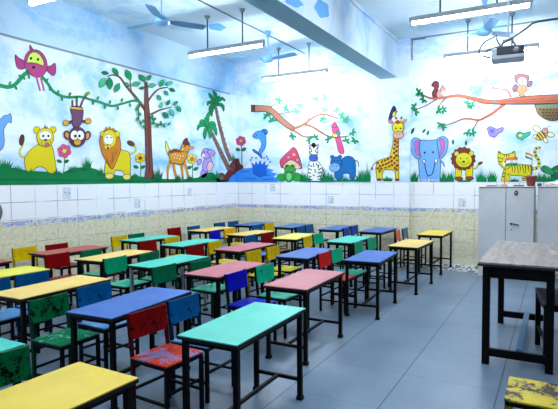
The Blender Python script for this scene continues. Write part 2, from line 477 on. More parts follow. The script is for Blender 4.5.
def smooth_closed(P, n=4):
    out = []
    N = len(P)
    for i in range(N):
        p0, p1, p2, p3 = P[i - 1], P[i], P[(i + 1) % N], P[(i + 2) % N]
        for k in range(n):
            u = k / n
            out.append(tuple(0.5 * (2 * p1[j] + (p2[j] - p0[j]) * u + (2 * p0[j] - 5 * p1[j] + 4 * p2[j] - p3[j]) * u * u + (3 * p1[j] - p0[j] - 3 * p2[j] + p3[j]) * u ** 3) for j in (0, 1)))
    return out
INK = (30, 26, 28)
class Fig:
    """flat painted figure on a wall: layered colour patches with inked outlines, one mesh"""
    def __init__(self, on):
        self.on, self.k, self.bm, self.mats = on, 0, bmesh.new(), []
    def mi(self, rgb):
        m = mat('mural_paint_%02x%02x%02x' % rgb, rgb, rough=0.75, spec=0.15)
        if m not in self.mats:
            self.mats.append(m)
        return self.mats.index(m)
    def face(self, P, rgb):
        self.k += 1
        try:
            f = self.bm.faces.new([self.bm.verts.new(self.on(u, v, self.k)) for u, v in P])
            f.material_index = self.mi(rgb)
        except ValueError:
            pass
    def poly(self, P, rgb, sm=True, ink=0.58):
        Q = smooth_closed(P) if sm else list(P)
        self.face(Q, rgb)
        if ink:
            self.line(Q + Q[:2], ink, INK)
        return self
    def ell(self, x, y, rx, ry, rgb, rot=0, ink=0.52, n=22):
        c, s = math.cos(math.radians(rot)), math.sin(math.radians(rot))
        Q = []
        for k in range(n):
            a = 2 * math.pi * k / n
            px, py = rx * math.cos(a), ry * math.sin(a)
            Q.append((x + px * c - py * s, y + px * s + py * c))
        return self.poly(Q, rgb, False, ink)
    def line(self, P, w, rgb, w1=None):
        """ribbon of width w (tapering to w1) along the points"""
        self.k += 1
        w1 = w if w1 is None else w1
        L, R = [], []
        n = len(P)
        for i, (x, y) in enumerate(P):
            a, b = P[max(i - 1, 0)], P[min(i + 1, n - 1)]
            dx, dy = b[0] - a[0], b[1] - a[1]
            d = math.hypot(dx, dy) or 1
            ww = (w + (w1 - w) * i / max(n - 1, 1)) / 2
            L.append(self.bm.verts.new(self.on(x - dy / d * ww, y + dx / d * ww, self.k)))
            R.append(self.bm.verts.new(self.on(x + dy / d * ww, y - dx / d * ww, self.k)))
        m = self.mi(rgb)
        for i in range(n - 1):
            f = self.bm.faces.new((L[i], L[i + 1], R[i + 1], R[i]))
            f.material_index = m
        return self
    def stroke(self, ctrl, w, rgb, w1=None, ink=0.0):
        P = [(p.x, p.y) for p in curve_pts([(a, b, 0) for a, b in ctrl], 6)]
        if ink:
            self.line(P, w + ink, INK, (w if w1 is None else w1) + ink)
        return self.line(P, w, rgb, w1)
    def leaf(self, x, y, ang, ln, rgb, wd=0.42, ink=0.3):
        c, s = math.cos(math.radians(ang)), math.sin(math.radians(ang))
        Q = []
        for t, w in ((-0.5, 0), (-0.25, 0.8), (0.0, 1), (0.25, 0.7), (0.5, 0), (0.25, -0.7), (0.0, -1), (-0.25, -0.8)):
            px, py = t * ln, w * ln * wd / 2
            Q.append((x + px * c - py * s, y + px * s + py * c))
        return self.poly(Q, rgb, False, ink)
    def cluster(self, x, y, rgb, r=4.0, n=4, seed=0):
        rr = random.Random(seed + int(x * 7 + y))
        a0 = rr.uniform(0, 360)
        for k in range(n):
            a = a0 + k * 250 / n
            self.leaf(x + r * 0.55 * math.cos(math.radians(a)), y + r * 0.55 * math.sin(math.radians(a)), a, r, rgb, 0.45, 0.15)
        return self
    def tuft(self, x, y, h, w, rgb, n=7, seed=1):
        rr = random.Random(seed + int(x))
        for k in range(n):
            t = (k / (n - 1) - 0.5) * 2
            hh = h * (1.2 - 0.5 * abs(t)) * rr.uniform(0.7, 1.1)
            x0 = x + t * w * 0.35
            x1 = x + t * w * 0.62
            self.poly([(x0 - w * 0.1, y), (x0 - w * 0.06 + t * w * 0.05, y - hh * 0.5), (x1, y - hh), (x0 + w * 0.07 + t * w * 0.05, y - hh * 0.45), (x0 + w * 0.1, y)], rgb, False, 0)
        return self
    def frond(self, p0, p1, p2, w, rgb):
        L, R = [], []
        for i in range(9):
            u = i / 8
            x = (1 - u) ** 2 * p0[0] + 2 * u * (1 - u) * p1[0] + u * u * p2[0]
            y = (1 - u) ** 2 * p0[1] + 2 * u * (1 - u) * p1[1] + u * u * p2[1]
            dx = 2 * (1 - u) * (p1[0] - p0[0]) + 2 * u * (p2[0] - p1[0])
            dy = 2 * (1 - u) * (p1[1] - p0[1]) + 2 * u * (p2[1] - p1[1])
            d = math.hypot(dx, dy) or 1
            ww = w * math.sin(math.pi * min(1, 0.1 + u * 0.9)) ** 0.6 / 2 * (1.0 if i % 2 else 0.8)
            L.append((x - dy / d * ww, y + dx / d * ww)); R.append((x + dy / d * ww, y - dx / d * ww))
        return self.poly(L + R[::-1], rgb, False, 0.25)
    def flower(self, x, y, r, rgb, core, n=6):
        for k in range(n):
            a = 2 * math.pi * k / n + 0.3
            self.ell(x + r * 0.62 * math.cos(a), y + r * 0.62 * math.sin(a), r * 0.45, r * 0.45, rgb, 0, 0.3, 12)
        return self.ell(x, y, r * 0.36, r * 0.36, core, 0, 0.3, 12)
    def eyes(self, *pts, r=0.9):
        for x, y in pts:
            self.ell(x, y, r, r * 1.1, INK, 0, 0, 10)
        return self
    def build(self, name, parent):
        o = obj(name, self.bm, self.mats, parent, recalc=False)
        return o
G1, G2, G3, G4 = (10, 118, 66), (28, 140, 84), (66, 172, 120), (112, 198, 150)
YEL, BRN, WHT, PNK = (214, 198, 30), (104, 62, 52), (236, 240, 244), (196, 84, 136)

# ---- left wall
mural_left = thing('wall_mural', 'jungle mural on the left wall with lions, monkey, fawn, palms and vine', 'mural', (XW, 6.5, Z_M), 0, 'painted jungle murals')
mural_back = thing('wall_mural', 'mural on the back wall left of the pilaster with pond, frog, zebra and hippo', 'mural', (-5.2, YW, Z_M), 0, 'painted jungle murals')
mural_pil = thing('wall_mural', 'giraffe mural with a dark bird on its head, on the pilaster', 'mural', (-3.07, PIL_Y, Z_M), 0, 'painted jungle murals')
mural_right = thing('wall_mural', 'mural right of the pilaster with elephant, lion, tiger, bear and beehive', 'mural', (-1.0, YW, Z_M), 0, 'painted jungle murals')
def up(fig, name, parent):
    o = fig.build(name, parent)
    o.matrix_parent_inverse = Matrix.Translation(-Vector(parent.location))
    return o
F = Fig(ONL)
F.poly([(-60, 166), (-20, 166), (0, 166), (15, 168), (25, 170), (36, 171), (52, 172), (62, 173), (70, 169), (78, 167.5), (88, 167), (96, 169), (104, 173), (120, 175.5), (138, 176), (150, 178), (168, 179), (185, 179), (198, 177.5), (205, 173), (212, 172), (217, 176), (224, 180), (236.6, 181.6), (236.6, 182.0), (200, 182.4), (140, 183.2), (80, 184.2), (0, 185.4), (-60, 186.4)], G1, False, 0)
F.line([(-60, 180), (0, 179.5), (60, 180), (120, 181), (180, 181.5)], 1.4, (6, 98, 56))
for x, y, h, w in ((5, 169, 12, 14), (17, 172, 8, 9), (31, 173, 5, 6), (57, 174, 5, 8), (73, 171, 7, 9), (87, 169, 13, 9), (101, 174, 8, 5), (135, 177, 5, 6), (158, 179, 12, 9), (178, 180, 7, 6), (190, 180, 6, 6), (217.5, 178, 8, 7)):
    F.tuft(x, y, h, w, G1 if x % 2 else (4, 98, 62))
up(F, 'painted_grass', mural_left)
F = Fig(ONL)
F.stroke([(-30, 80), (-10, 84), (0, 85.5), (8, 87), (15, 84.5), (21.3, 77.6), (25.7, 73.5), (32, 73)], 3.6, G2, 3.6, 0.4)
F.stroke([(42, 76.5), (48, 84), (54, 92), (65.5, 97), (80.6, 97), (92, 100), (101, 102.5), (111.5, 106), (122.3, 103.6), (133, 100.9), (142, 102.6)], 2.6, G2, 1.8, 0.4)
for x, y, a in ((10, 83, -60), (16, 88, 70), (20, 76, -140), (24, 78, 70), (28, 70, -150), (29, 77, 80), (47, 80, -50), (50, 89, 120), (58, 92, -70), (62, 99, 80), (70, 94, -60), (77, 100, 80), (86, 95, -60), (93, 103, 90), (98, 98, -70), (105, 107, 80), (110, 102, -80), (118, 108, 90), (122, 100, -70), (130, 105, 80), (136, 98, -60), (139, 106, 70)):
    F.leaf(x, y, a, 4.6, G2, 0.5, 0.2)
for c in ([(138, 104), (138.4, 112), (139, 120), (142, 127)], [(152, 114), (154, 122), (159, 124.5), (167, 123.5)]):
    F.stroke(c, 1.6, G1, 0.9)
for x, y in ((137, 109), (140, 114), (137.5, 119), (141, 123), (143.5, 121), (144, 127), (152, 117), (155, 119), (153, 123), (157, 126), (161, 122.5), (164, 126), (169, 124)):
    F.leaf(x, y, (x * 53) % 180, 4.2, G2, 0.6, 0.2)
up(F, 'painted_vine', mural_left)
F = Fig(ONL)
F.stroke([(36.4, 77), (38, 83), (40.2, 91)], 1.3, PNK, 1.3, 0.5).stroke([(40.8, 77.5), (42.5, 84), (44, 91)], 1.3, PNK, 1.3, 0.5)
F.poly([(15, 55), (19, 58), (24, 61), (25.7, 67), (21.3, 69.3), (16.6, 66.5)], (160, 62, 118))
F.poly([(46.4, 66.3), (50.2, 66), (55.2, 63.2), (55.6, 72.6), (52.7, 75.6), (47, 70.7)], (160, 62, 118))
F.poly([(29.7, 44.8), (32.8, 49), (34, 52), (30.4, 51)], (160, 62, 118))
F.ell(35.8, 63.4, 11.2, 14.3, (168, 66, 124), -18)
F.poly([(27, 62.4), (28.9, 55.4), (33.2, 52), (39, 53.9), (43.4, 60.7), (43.3, 65.6), (37, 63.6), (31, 62.6)], (200, 222, 96))
F.eyes((31, 58.4), (38, 59.4), r=1.3).eyes((33.6, 67.2), r=1.5)
up(F, 'painted_bird', mural_left)
F = Fig(ONL)
T = (110, 66, 58)
F.stroke([(145.5, 110), (140, 103), (133, 94), (126, 86), (120, 77.5), (113, 75), (107, 76.5)], 3.2, T, 0.8, 0.3)
F.stroke([(131.5, 92), (130.5, 86), (130, 80)], 1.4, T, 0.7, 0.2)
F.stroke([(148, 101), (154, 93), (160, 88.7), (168, 87.4)], 2.0, T, 0.8, 0.3)
F.stroke([(151, 114.5), (160, 110), (172, 107)], 2.0, T, 0.7, 0.3)
F.poly([(144.9, 82), (147.2, 82), (148.8, 104), (151, 126), (151.8, 150), (153, 170), (156, 178.5), (144.5, 178.5), (146, 168), (145.6, 150), (145, 127), (144.2, 108)], T, False)
F.line([(148, 115), (149, 140), (149.5, 172)], 1.2, (84, 50, 46))
for i, (x, y, a, l) in enumerate(((105, 73, 10, 8), (115.4, 71.5, 50, 10), (128.5, 75, 65, 12), (102.5, 82.8, 118, 12), (109.7, 83.5, 87, 13), (117.2, 87.8, 115, 11), (127, 84.6, 40, 7), (136.2, 84, -10, 10), (142, 88, -10, 6), (142.3, 78.3, 50, 10), (149, 77.8, -50, 7.5), (152.2, 85.3, -8, 9), (161.7, 83, -60, 9), (169.2, 83.3, -20, 8), (172.4, 90, 25, 7), (166.5, 93, 50, 6.5), (159.3, 97.6, 55, 7), (161.3, 105, -70, 7), (168.3, 102.5, -60, 7), (175.7, 103, -40, 6.5), (179, 108.8, 60, 7.5), (172, 112.3, 60, 8), (165.8, 115, 45, 8.5))):
    F.leaf(x, y, a, l, (G1, G2, G2, G3)[(i + (2 if i > 11 else 0)) % 4], 0.52, 0.3)
up(F, 'painted_tree', mural_left)
F = Fig(ONL)
F.poly([(-30, 130), (-10, 122), (0, 119), (4, 115.6), (8, 115), (10.4, 113.6), (11.6, 118), (11, 123), (8.6, 122), (6, 125), (3.6, 131), (4.4, 140), (3.4, 147), (0, 151), (-6, 160), (-12, 168), (-40, 168)], (108, 162, 224))
up(F, 'painted_elephant', mural_left)
F = Fig(ONL)
F.stroke([(25, 157.5), (20.5, 156), (19.6, 151), (22.3, 146), (22, 141)], 1.5, YEL, 1.3, 0.5)
F.ell(21.8, 140, 2.5, 5.6, (86, 52, 42), 8)
F.poly([(32.7, 148), (42.8, 143.4), (51.6, 145.4), (54.6, 158), (56, 172.5), (49, 172.8), (45.3, 168.6), (40.3, 166.6), (35.3, 168.6), (32.7, 172.5), (26.4, 170.4), (24.7, 158)], YEL)
F.ell(36.7, 129.8, 3.2, 3.3, YEL).ell(53, 129.8, 3.2, 3.3, YEL).ell(45.3, 137.4, 8.6, 9.6, YEL)
F.poly([(44, 128), (45, 123.5), (46, 128), (47.5, 125), (47.5, 129)], (90, 60, 50), False, 0)
F.ell(45.3, 135.8, 6.2, 5, WHT, 0, 0.3).eyes((43.2, 136), (48.4, 136), r=1.2)
F.ell(46, 142.4, 5, 3.4, (206, 188, 40), 0, 0.25).ell(45.6, 140.2, 1.4, 1, INK, 0, 0).ell(47, 144.6, 1.9, 2, PNK, 0, 0.3)
up(F, 'painted_lioness', mural_left)
F = Fig(ONL)
MK = (104, 68, 98)
F.stroke([(72.5, 107), (72.2, 100)], 1.8, MK, 1.6, 0.4).stroke([(76.7, 107), (76.7, 96)], 1.8, MK, 1.6, 0.4).stroke([(80.3, 107), (83, 100), (87.4, 94)], 1.8, MK, 1.6, 0.4)
F.ell(87.7, 93.6, 2.2, 1.5, (206, 160, 60), -30)
F.stroke([(72.5, 121.5), (69, 122.5), (66.5, 122.6)], 3, MK, 2.6, 0.4).stroke([(80.5, 121), (84, 121.5), (87.5, 121)], 3, MK, 2.6, 0.4)
F.poly([(71, 107), (82.6, 108.2), (82, 121), (79, 126.5), (73, 126.5), (72, 116)], MK)
F.poly([(70.6, 106.4), (83, 107.6), (82.8, 110.2), (70.9, 109.2)], (206, 160, 60), False)
F.ell(66, 122.9, 3, 2.9, (206, 160, 60)).ell(88.3, 121, 3, 2.9, (206, 160, 60))
F.ell(67.3, 135, 3.4, 4.6, MK, -20).ell(87.4, 135.5, 3.2, 4.6, MK, 20).ell(67.5, 135.4, 2, 3.2, (206, 150, 70), -20, 0.2).ell(87.3, 135.9, 2, 3.2, (206, 150, 70), 20, 0.2)
F.ell(77.4, 136.7, 8.7, 10, (92, 54, 84))
F.ell(74.3, 135.2, 3.7, 4.8, WHT, 10, 0.25).ell(80.4, 135.2, 3.7, 4.8, WHT, -10, 0.25).eyes((75.2, 136), (79.4, 136), r=1.4)
F.ell(77.4, 142, 3.6, 3.3, (206, 160, 60), 0, 0.3).eyes((76.4, 140.8), (78.4, 140.8), r=0.5)
up(F, 'painted_monkey', mural_left)
def flowerfig(on, x, y, r, stem, leaves, rgb, core, parent):
    F = Fig(on)
    F.stroke([(x, y), ((x + stem[0]) / 2 + 0.5, (y + stem[1]) / 2), stem], 0.9, G1, 0.9)
    for lx, ly, a in leaves:
        F.leaf(lx, ly, a, 6, G1, 0.55, 0.3)
    F.flower(x, y, r, rgb, core)
    up(F, 'painted_flower', parent)
flowerfig(ONL, 64.4, 151, 6.6, (63.4, 174), ((59.4, 161.3, 20), (66.6, 161.3, -25)), (204, 86, 140), (220, 200, 70), mural_left)
flowerfig(ONL, 140.2, 158, 4.8, (140.4, 176.5), ((136, 167, 20), (143, 167, -25)), (220, 200, 40), (150, 60, 40), mural_left)
flowerfig(ONL, 192, 159, 4.8, (192.3, 178), ((189.4, 167.5, -15), (196, 168.8, -25)), (222, 202, 50), (196, 90, 130), mural_left)
F = Fig(ONL)
F.stroke([(128.6, 154), (132, 153.4), (135, 152), (135.6, 148), (133, 144.4)], 1.4, YEL, 1.2, 0.5).ell(130.9, 143.4, 4, 2.4, (100, 58, 46), 25)
F.poly([(116, 148), (122, 150), (129, 152.8), (130.4, 163.5), (130, 178), (124.4, 178.6), (123, 171.7), (115, 170.6), (113.7, 178), (105.4, 176.6), (106, 161)], YEL)
F.ell(109.4, 176, 4.2, 2.9, (226, 214, 120)).ell(126.8, 177, 4, 2.8, (226, 214, 120))
F.poly([(101.8, 132.7), (107.8, 129), (116, 130.3), (119.6, 137.4), (120.8, 149), (117.3, 158.7), (112.5, 169), (107.8, 163.5), (102.4, 154), (100, 144.5), (100, 138.6)], (196, 122, 40))
F.poly([(105, 130), (106, 127), (108.4, 129), (109.5, 126.4), (111.4, 129), (114, 127.6), (113.6, 131)], (196, 122, 40), False)
F.ell(103.3, 134.3, 2.8, 2.8, YEL).ell(117, 134.3, 2.8, 2.8, YEL).ell(109.4, 138.8, 7, 9, YEL, 0, 0.3)
F.ell(108.6, 139.6, 4.8, 5.2, WHT, 0, 0.25).eyes((107, 137.5), (111, 137.5), r=0.8).ell(107.6, 147, 3.4, 3, (216, 196, 50), 0, 0.3).ell(107.9, 148.2, 1.3, 1.2, (170, 40, 60), 0, 0.2).eyes((107.5, 145.2), r=0.8)
for c in ([(106, 155), (108, 160), (109, 165)], [(112, 152), (113, 158), (112, 163)], [(116, 150), (116, 155)]):
    F.stroke(c, 0.5, (140, 80, 30))
up(F, 'painted_maned_lion', mural_left)
F = Fig(ONL)
FW = (202, 140, 44)
F.poly([(165.8, 141), (168, 146), (170.8, 153), (168.4, 155.4), (165.8, 149)], (222, 220, 130))
for c in ([(170.6, 161), (167.8, 169), (167.7, 179.6)], [(173, 162), (174.6, 171), (177, 180)], [(181.3, 162), (182, 169), (182.8, 178)], [(183.8, 161), (186.7, 170), (188.6, 178.4)]):
    F.stroke(c, 2.6, FW, 1.3, 0.5)
    F.ell(c[-1][0], c[-1][1], 0.9, 1.0, (50, 36, 34), 0, 0)
F.poly([(168.5, 151.6), (174.6, 150), (181, 151.5), (183.4, 149.6), (188, 150.3), (187.4, 156), (183.6, 162.4), (181, 164.5), (174.6, 163.4), (171.3, 163), (169.3, 157.7)], FW)
F.poly([(169.3, 151.4), (174.6, 148.6), (180.6, 150.4), (181.6, 152.6), (175, 152.2), (170.4, 153.6)], (120, 62, 40), True, 0)
F.ell(185.6, 147.8, 4.6, 4.2, FW, 20).ell(182.2, 149.2, 2.2, 1.6, (220, 180, 100), 0, 0.3).eyes((181, 148.6), r=0.7).eyes((185, 146), r=0.9)
F.leaf(191.6, 147.8, -8, 6.4, (206, 130, 120), 0.6).poly([(183, 143.6), (184.2, 140), (187, 138), (188, 141), (190, 144.6), (187, 144.8)], (104, 48, 60))
for x, y in ((173, 155), (175.5, 154.4), (178, 155.4), (180.4, 156), (174.4, 157.6), (177, 158), (179.6, 159), (183, 156)):
    F.ell(x, y, 0.55, 0.5, WHT, 0, 0, 8)
up(F, 'painted_fawn', mural_left)
F = Fig(ONL)
LV = (168, 146, 218)
F.ell(204, 173, 3.2, 5, LV, 15).ell(207.3, 164.5, 4.6, 7.6, LV, 15).ell(210, 166.3, 3, 5, (222, 186, 196), 15).ell(199.4, 162, 2, 3.4, LV, 25)
F.ell(206, 153.6, 4.4, 5.4, LV).ell(211.2, 152.4, 4.2, 2.7, LV, 18).ell(211.8, 155, 2.6, 1.4, (204, 130, 176), 18, 0.2).ell(203.4, 155.4, 2.2, 2, (226, 214, 238), 0, 0.25).ell(201.6, 155, 0.8, 0.7, (190, 80, 120), 0, 0).eyes((204.4, 152), r=0.7)
up(F, 'painted_rabbit', mural_left)
F = Fig(ONL)
PT = (124, 94, 82)
F.stroke([(208.7, 127), (213, 136), (217.4, 145), (222, 155), (229.5, 170)], 2.2, PT, 4.2, 0.5)
for k in range(9):
    F.line([(209 + k * 2.2, 131 + k * 4.4), (212 + k * 2.2, 130 + k * 4.4)], 0.5, (84, 60, 54))
for e in ((197.6, 131, 198, 122), (199.5, 124, 202, 117), (205, 140, 204, 130), (210, 139, 211, 130), (216.4, 136, 216, 124), (216, 127, 213, 119), (210.6, 111, 206, 116), (205, 117, 206, 121)):
    F.frond((208, 126.4), (e[2], e[3]), (e[0], e[1]), 4.2, G2)
up(F, 'painted_palm', mural_left)
F = Fig(ONL)
F.stroke([(215.7, 107), (218, 119), (221.5, 133), (226, 149), (231, 161)], 2.2, PT, 3.6, 0.5)
for k in range(9):
    F.line([(215.6 + k * 1.55, 112 + k * 5.4), (218.4 + k * 1.55, 111.4 + k * 5.4)], 0.5, (84, 60, 54))
for e in ((207.6, 106, 207, 99), (208.4, 92.6, 212, 97), (212.6, 90.6, 217, 94), (219.6, 95.6, 217, 99), (225.4, 101.6, 221, 94), (223.6, 112, 224, 102), (212, 117, 210, 108), (209.6, 112, 210, 104)):
    F.frond((216, 105.4), (e[2], e[3]), (e[0], e[1]), 4.0, G1)
up(F, 'painted_palm', mural_left)
F = Fig(ONL)
F.poly([(216.6, 179), (218, 175), (222, 172.6), (225, 175), (228, 171), (229.6, 166), (232, 162), (234, 158), (236.6, 159), (236.6, 172), (232, 175.4), (228.6, 180.6), (222, 181.8), (217, 182)], (92, 46, 48), False)
F.poly([(218, 178), (222, 175), (225, 178), (221, 180.6)], (126, 84, 84), False, 0).poly([(230, 170), (233, 163), (235.6, 166), (233, 172)], (120, 60, 60), False, 0)
F.poly([(228.4, 181.6), (230, 178), (233, 175), (236.6, 172.4), (236.6, 182)], (52, 132, 224), False, 0)
F.tuft(233, 160, 7, 4, G1, 5)
up(F, 'painted_rock', mural_left)

# ---- back wall, left bay
F = Fig(ONB)
F.poly([(236.2, 159), (238.4, 158.6), (240, 164), (243, 166), (242.6, 171), (239, 172.6), (236.2, 173)], (92, 46, 48), False)
F.poly([(236.2, 172), (243, 168.6), (252, 167.6), (258, 167), (268, 168.5), (274, 170), (271, 172), (278, 174), (273, 176.6), (280, 179.5), (277, 182.2), (236.2, 182.2)], (56, 138, 230), False, 0)
for a in ([(240, 172), (250, 171)], [(258, 176), (270, 175)], [(244, 178), (256, 179)], [(262, 172), (268, 171.6)], [(262, 179.6), (274, 179)]):
    F.line(a, 0.7, (24, 86, 190))
F.poly([(253.4, 174), (252.6, 167), (251, 162), (254.6, 165), (256, 161), (258, 165), (260, 160), (262, 164.6), (264.8, 161), (265.6, 165.6), (268.4, 164), (266, 170), (266.6, 175), (260, 177)], (26, 96, 206), False, 0.3)
for x, y in ((250.6, 160), (256, 158), (264, 158), (268, 159), (266.6, 156.6), (252, 157.6), (270, 162)):
    F.ell(x, y, 0.9, 1.1, (40, 110, 216), 0, 0)
up(F, 'painted_pond', mural_back)
flowerfig(ONB, 240.9, 140.9, 4.8, (241.8, 166), ((237.9, 149.6, 15), (243.8, 149.4, -25)), (186, 70, 130), (206, 160, 60), mural_back)
F = Fig(ONB)
DB = (70, 146, 222)
F.poly([(261, 131.4), (264.4, 129), (267.4, 131), (266.4, 134.6)], (40, 110, 196))
F.poly([(258.6, 152.4), (253, 149), (254, 152), (258, 154.6), (261.8, 158.6), (261.4, 155), (260.4, 152)], (40, 110, 196))
F.poly([(252.5, 136.2), (255, 132.6), (260, 130.8), (264, 132.5), (266, 138), (265.8, 146), (262.5, 152), (258.6, 154.5), (259.2, 150), (260.8, 144), (259, 140), (256, 138.6)], DB)
F.poly([(256.6, 138.6), (259.6, 140), (261, 144), (259.6, 149), (258.6, 146), (258.8, 142)], WHT, True, 0.2).eyes((256.6, 135), r=0.6).leaf(254.6, 137.6, 30, 3.4, DB, 0.4)
up(F, 'painted_dolphin', mural_back)
F = Fig(ONB)
BR = (158, 108, 88)
F.stroke([(291, 128.6), (297, 132.6), (304, 136.6), (312, 136.6)], 2.2, BR, 0.8, 0.3)
F.stroke([(293, 128.6), (299, 126.8), (305, 123.6), (314, 117), (323, 114.2), (332, 116.6), (338, 118.6)], 2.6, BR, 0.8, 0.3)
F.stroke([(304, 124.4), (312, 126.6), (320, 131.6), (328, 136), (337, 137.4), (348, 136)], 2.2, BR, 0.8, 0.3)
for c in ([(308, 121), (311, 111), (318, 100)], [(279, 114), (290, 112), (298, 109)], [(270, 107.4), (277, 102.6)]):
    F.stroke(c, 1.2, BR, 0.6, 0.2)
F.poly([(251.2, 105.2), (262, 105.4), (269.7, 106), (276, 110.8), (284.2, 119), (294.5, 127), (292.6, 131), (286.2, 127.6), (278, 121), (270.8, 113.9), (265.6, 111.6), (251.2, 111.8)], BR, False)
F.poly([(251.2, 105), (254.8, 105), (254.8, 112), (251.2, 112)], (96, 60, 52), False)
for i, (x, y) in enumerate(((278, 101), (287, 108), (300, 104), (297, 110), (267, 116), (272, 120.4), (293, 135), (315, 99), (323, 97), (324, 108), (323, 119.6), (336, 109), (343, 116), (346, 119), (352, 132), (355, 140), (346, 141.5), (329, 139.8), (315, 137.8), (310, 140))):
    F.cluster(x, y, G4 if i in (2, 3, 7, 8, 9, 11) else (G3 if i < 14 and i not in (4, 5, 6) else G2), 4.4, 4)
up(F, 'painted_branch', mural_back)
F = Fig(ONB)
RP = (208, 78, 136)
F.poly([(335.4, 137), (339.6, 136.6), (343.6, 149), (343.4, 153.4), (339, 152.4), (337, 145)], RP)
F.ell(335.6, 130, 3.5, 5, RP, -12).ell(334.4, 125.4, 2.4, 2.6, RP).poly([(332, 125), (330.8, 127), (332.4, 128)], (214, 190, 80), False).poly([(333.4, 123.4), (334.6, 121.4), (336.4, 123.4)], RP, False)
F.ell(338.2, 133.2, 2, 2.6, (90, 130, 210), -20).ell(335, 135.4, 3, 2.1, (206, 200, 90), 10).eyes((334, 125.2), r=0.5)
up(F, 'painted_parrot', mural_back)
F = Fig(ONB)
F.poly([(286, 170), (287.5, 163), (294, 162), (295.5, 170), (294, 176), (287, 176)], (226, 206, 176))
F.poly([(293.4, 147.4), (297.3, 151.5), (301.9, 166), (300.6, 168.9), (294, 167.6), (288, 166.4), (283.6, 168), (281, 167), (280, 161), (284.2, 155.6), (289, 151)], (198, 76, 110))
F.poly([(283, 167.4), (286, 162.6), (291, 160), (297, 162.6), (300.6, 168.2), (294, 169), (288, 168.4)], (226, 206, 170))
for k in range(6):
    F.line([(285 + k * 2.8, 168), (287.6 + k * 1.6, 162)], 0.35, (150, 110, 90))
F.ell(294, 154.6, 1.6, 1.3, (226, 190, 120), 0, 0.2).ell(288.4, 157.4, 1.3, 1.2, (226, 160, 170), 0, 0.2).ell(297.4, 160, 1.2, 1.4, (226, 160, 170), 0, 0.2)
up(F, 'painted_mushroom', mural_back)
F = Fig(ONB)
FG = (42, 158, 66)
F.ell(281.6, 177.6, 4.8, 3.9, FG).ell(296.8, 177, 4.8, 4.2, FG).ell(289, 175.4, 5.2, 6.6, FG).ell(289, 176.6, 2.6, 4.4, (120, 206, 130), 0, 0.2)
F.ell(287, 166.4, 1.8, 1.8, FG).ell(292.6, 166.4, 1.8, 1.8, FG).ell(289.8, 169.2, 5.6, 3.6, FG).eyes((287, 166.2), (292.6, 166.2), r=0.7).stroke([(286, 170), (289.8, 171.6), (293.4, 170)], 0.5, (150, 30, 60))
up(F, 'painted_frog', mural_back)
F = Fig(ONB)
F.poly([(309, 163), (313, 160), (318, 161.6), (322.5, 168), (321.6, 175), (321, 180.6), (309, 180.8), (308.2, 171.2)], WHT)
F.leaf(310.2, 146, -110, 5.4, (216, 170, 190), 0.6).leaf(317.4, 146, -70, 5.4, (216, 170, 190), 0.6).ell(313.6, 151, 4.4, 7, WHT)
F.poly([(311.4, 145.6), (312.6, 142.6), (315, 143), (316, 146), (313.8, 148.6)], INK, False, 0).ell(313.5, 158, 4.4, 3.5, (66, 92, 184))
F.eyes((311.6, 151), (315.6, 151), r=0.8).eyes((312, 157.4), (315, 157.4), r=0.5)
for a in ([(309.4, 148), (311.6, 149.4)], [(309.2, 151.6), (311, 152.4)], [(309.8, 154), (312, 154.4)], [(317.8, 148), (315.8, 149.4)], [(317.8, 152), (316, 152.6)], [(317, 154.4), (315.2, 154.8)], [(309, 165), (312, 166.6)], [(308.6, 168.6), (311.8, 170)], [(308.4, 172.4), (311, 173.4)], [(309, 176), (311.4, 176.8)], [(313.4, 163), (313.8, 167)], [(316, 163), (317.6, 166)], [(319, 164.4), (318, 168)], [(321.6, 168), (318, 170)], [(322, 172), (317.6, 173)], [(321.4, 176), (317, 176.6)], [(315, 169), (315.2, 173)], [(312.6, 174.6), (314.6, 176)], [(321, 179), (317.6, 179.2)], [(309, 179.4), (312, 179.6)]):
    F.line(a, 0.95, INK)
F.stroke([(322, 168), (324, 172), (323, 177)], 0.9, INK)
up(F, 'painted_zebra', mural_back)
F = Fig(ONB)
HP = (26, 104, 172)
F.stroke([(355, 160), (358, 162), (358.6, 167)], 1.0, INK, 0.6)
F.poly([(342.2, 158.7), (348.5, 156), (353.9, 158.7), (355.6, 165.8), (354.9, 177.8), (350, 178.6), (349.2, 174), (343.4, 174), (342.4, 178.9), (336, 178.9), (335, 170)], HP)
F.ell(332.2, 157, 1.9, 2, HP).ell(339.8, 157, 1.9, 2, HP).ell(336, 162.6, 5.6, 6, HP).ell(334.7, 167.4, 5.4, 4.5, (122, 170, 228)).eyes((334, 160.6), (337.8, 160.6), r=0.7).eyes((332.6, 166), (336.4, 166), r=0.6)
up(F, 'painted_hippo', mural_back)
F = Fig(ONB)
F.poly([(300, 180.4), (320, 180.8), (345, 179.8), (370.2, 178.6), (370.2, 181.4), (320, 182), (300, 182)], G1, False, 0)
for x, h, w in ((303, 12, 8), (307, 8, 6), (324, 13, 8), (329, 10, 7), (345, 6, 6), (360, 12, 8), (367, 17, 9), (331, 8, 6)):
    F.tuft(x, 181.6, h, w, G1, 7)
up(F, 'painted_grass', mural_back)

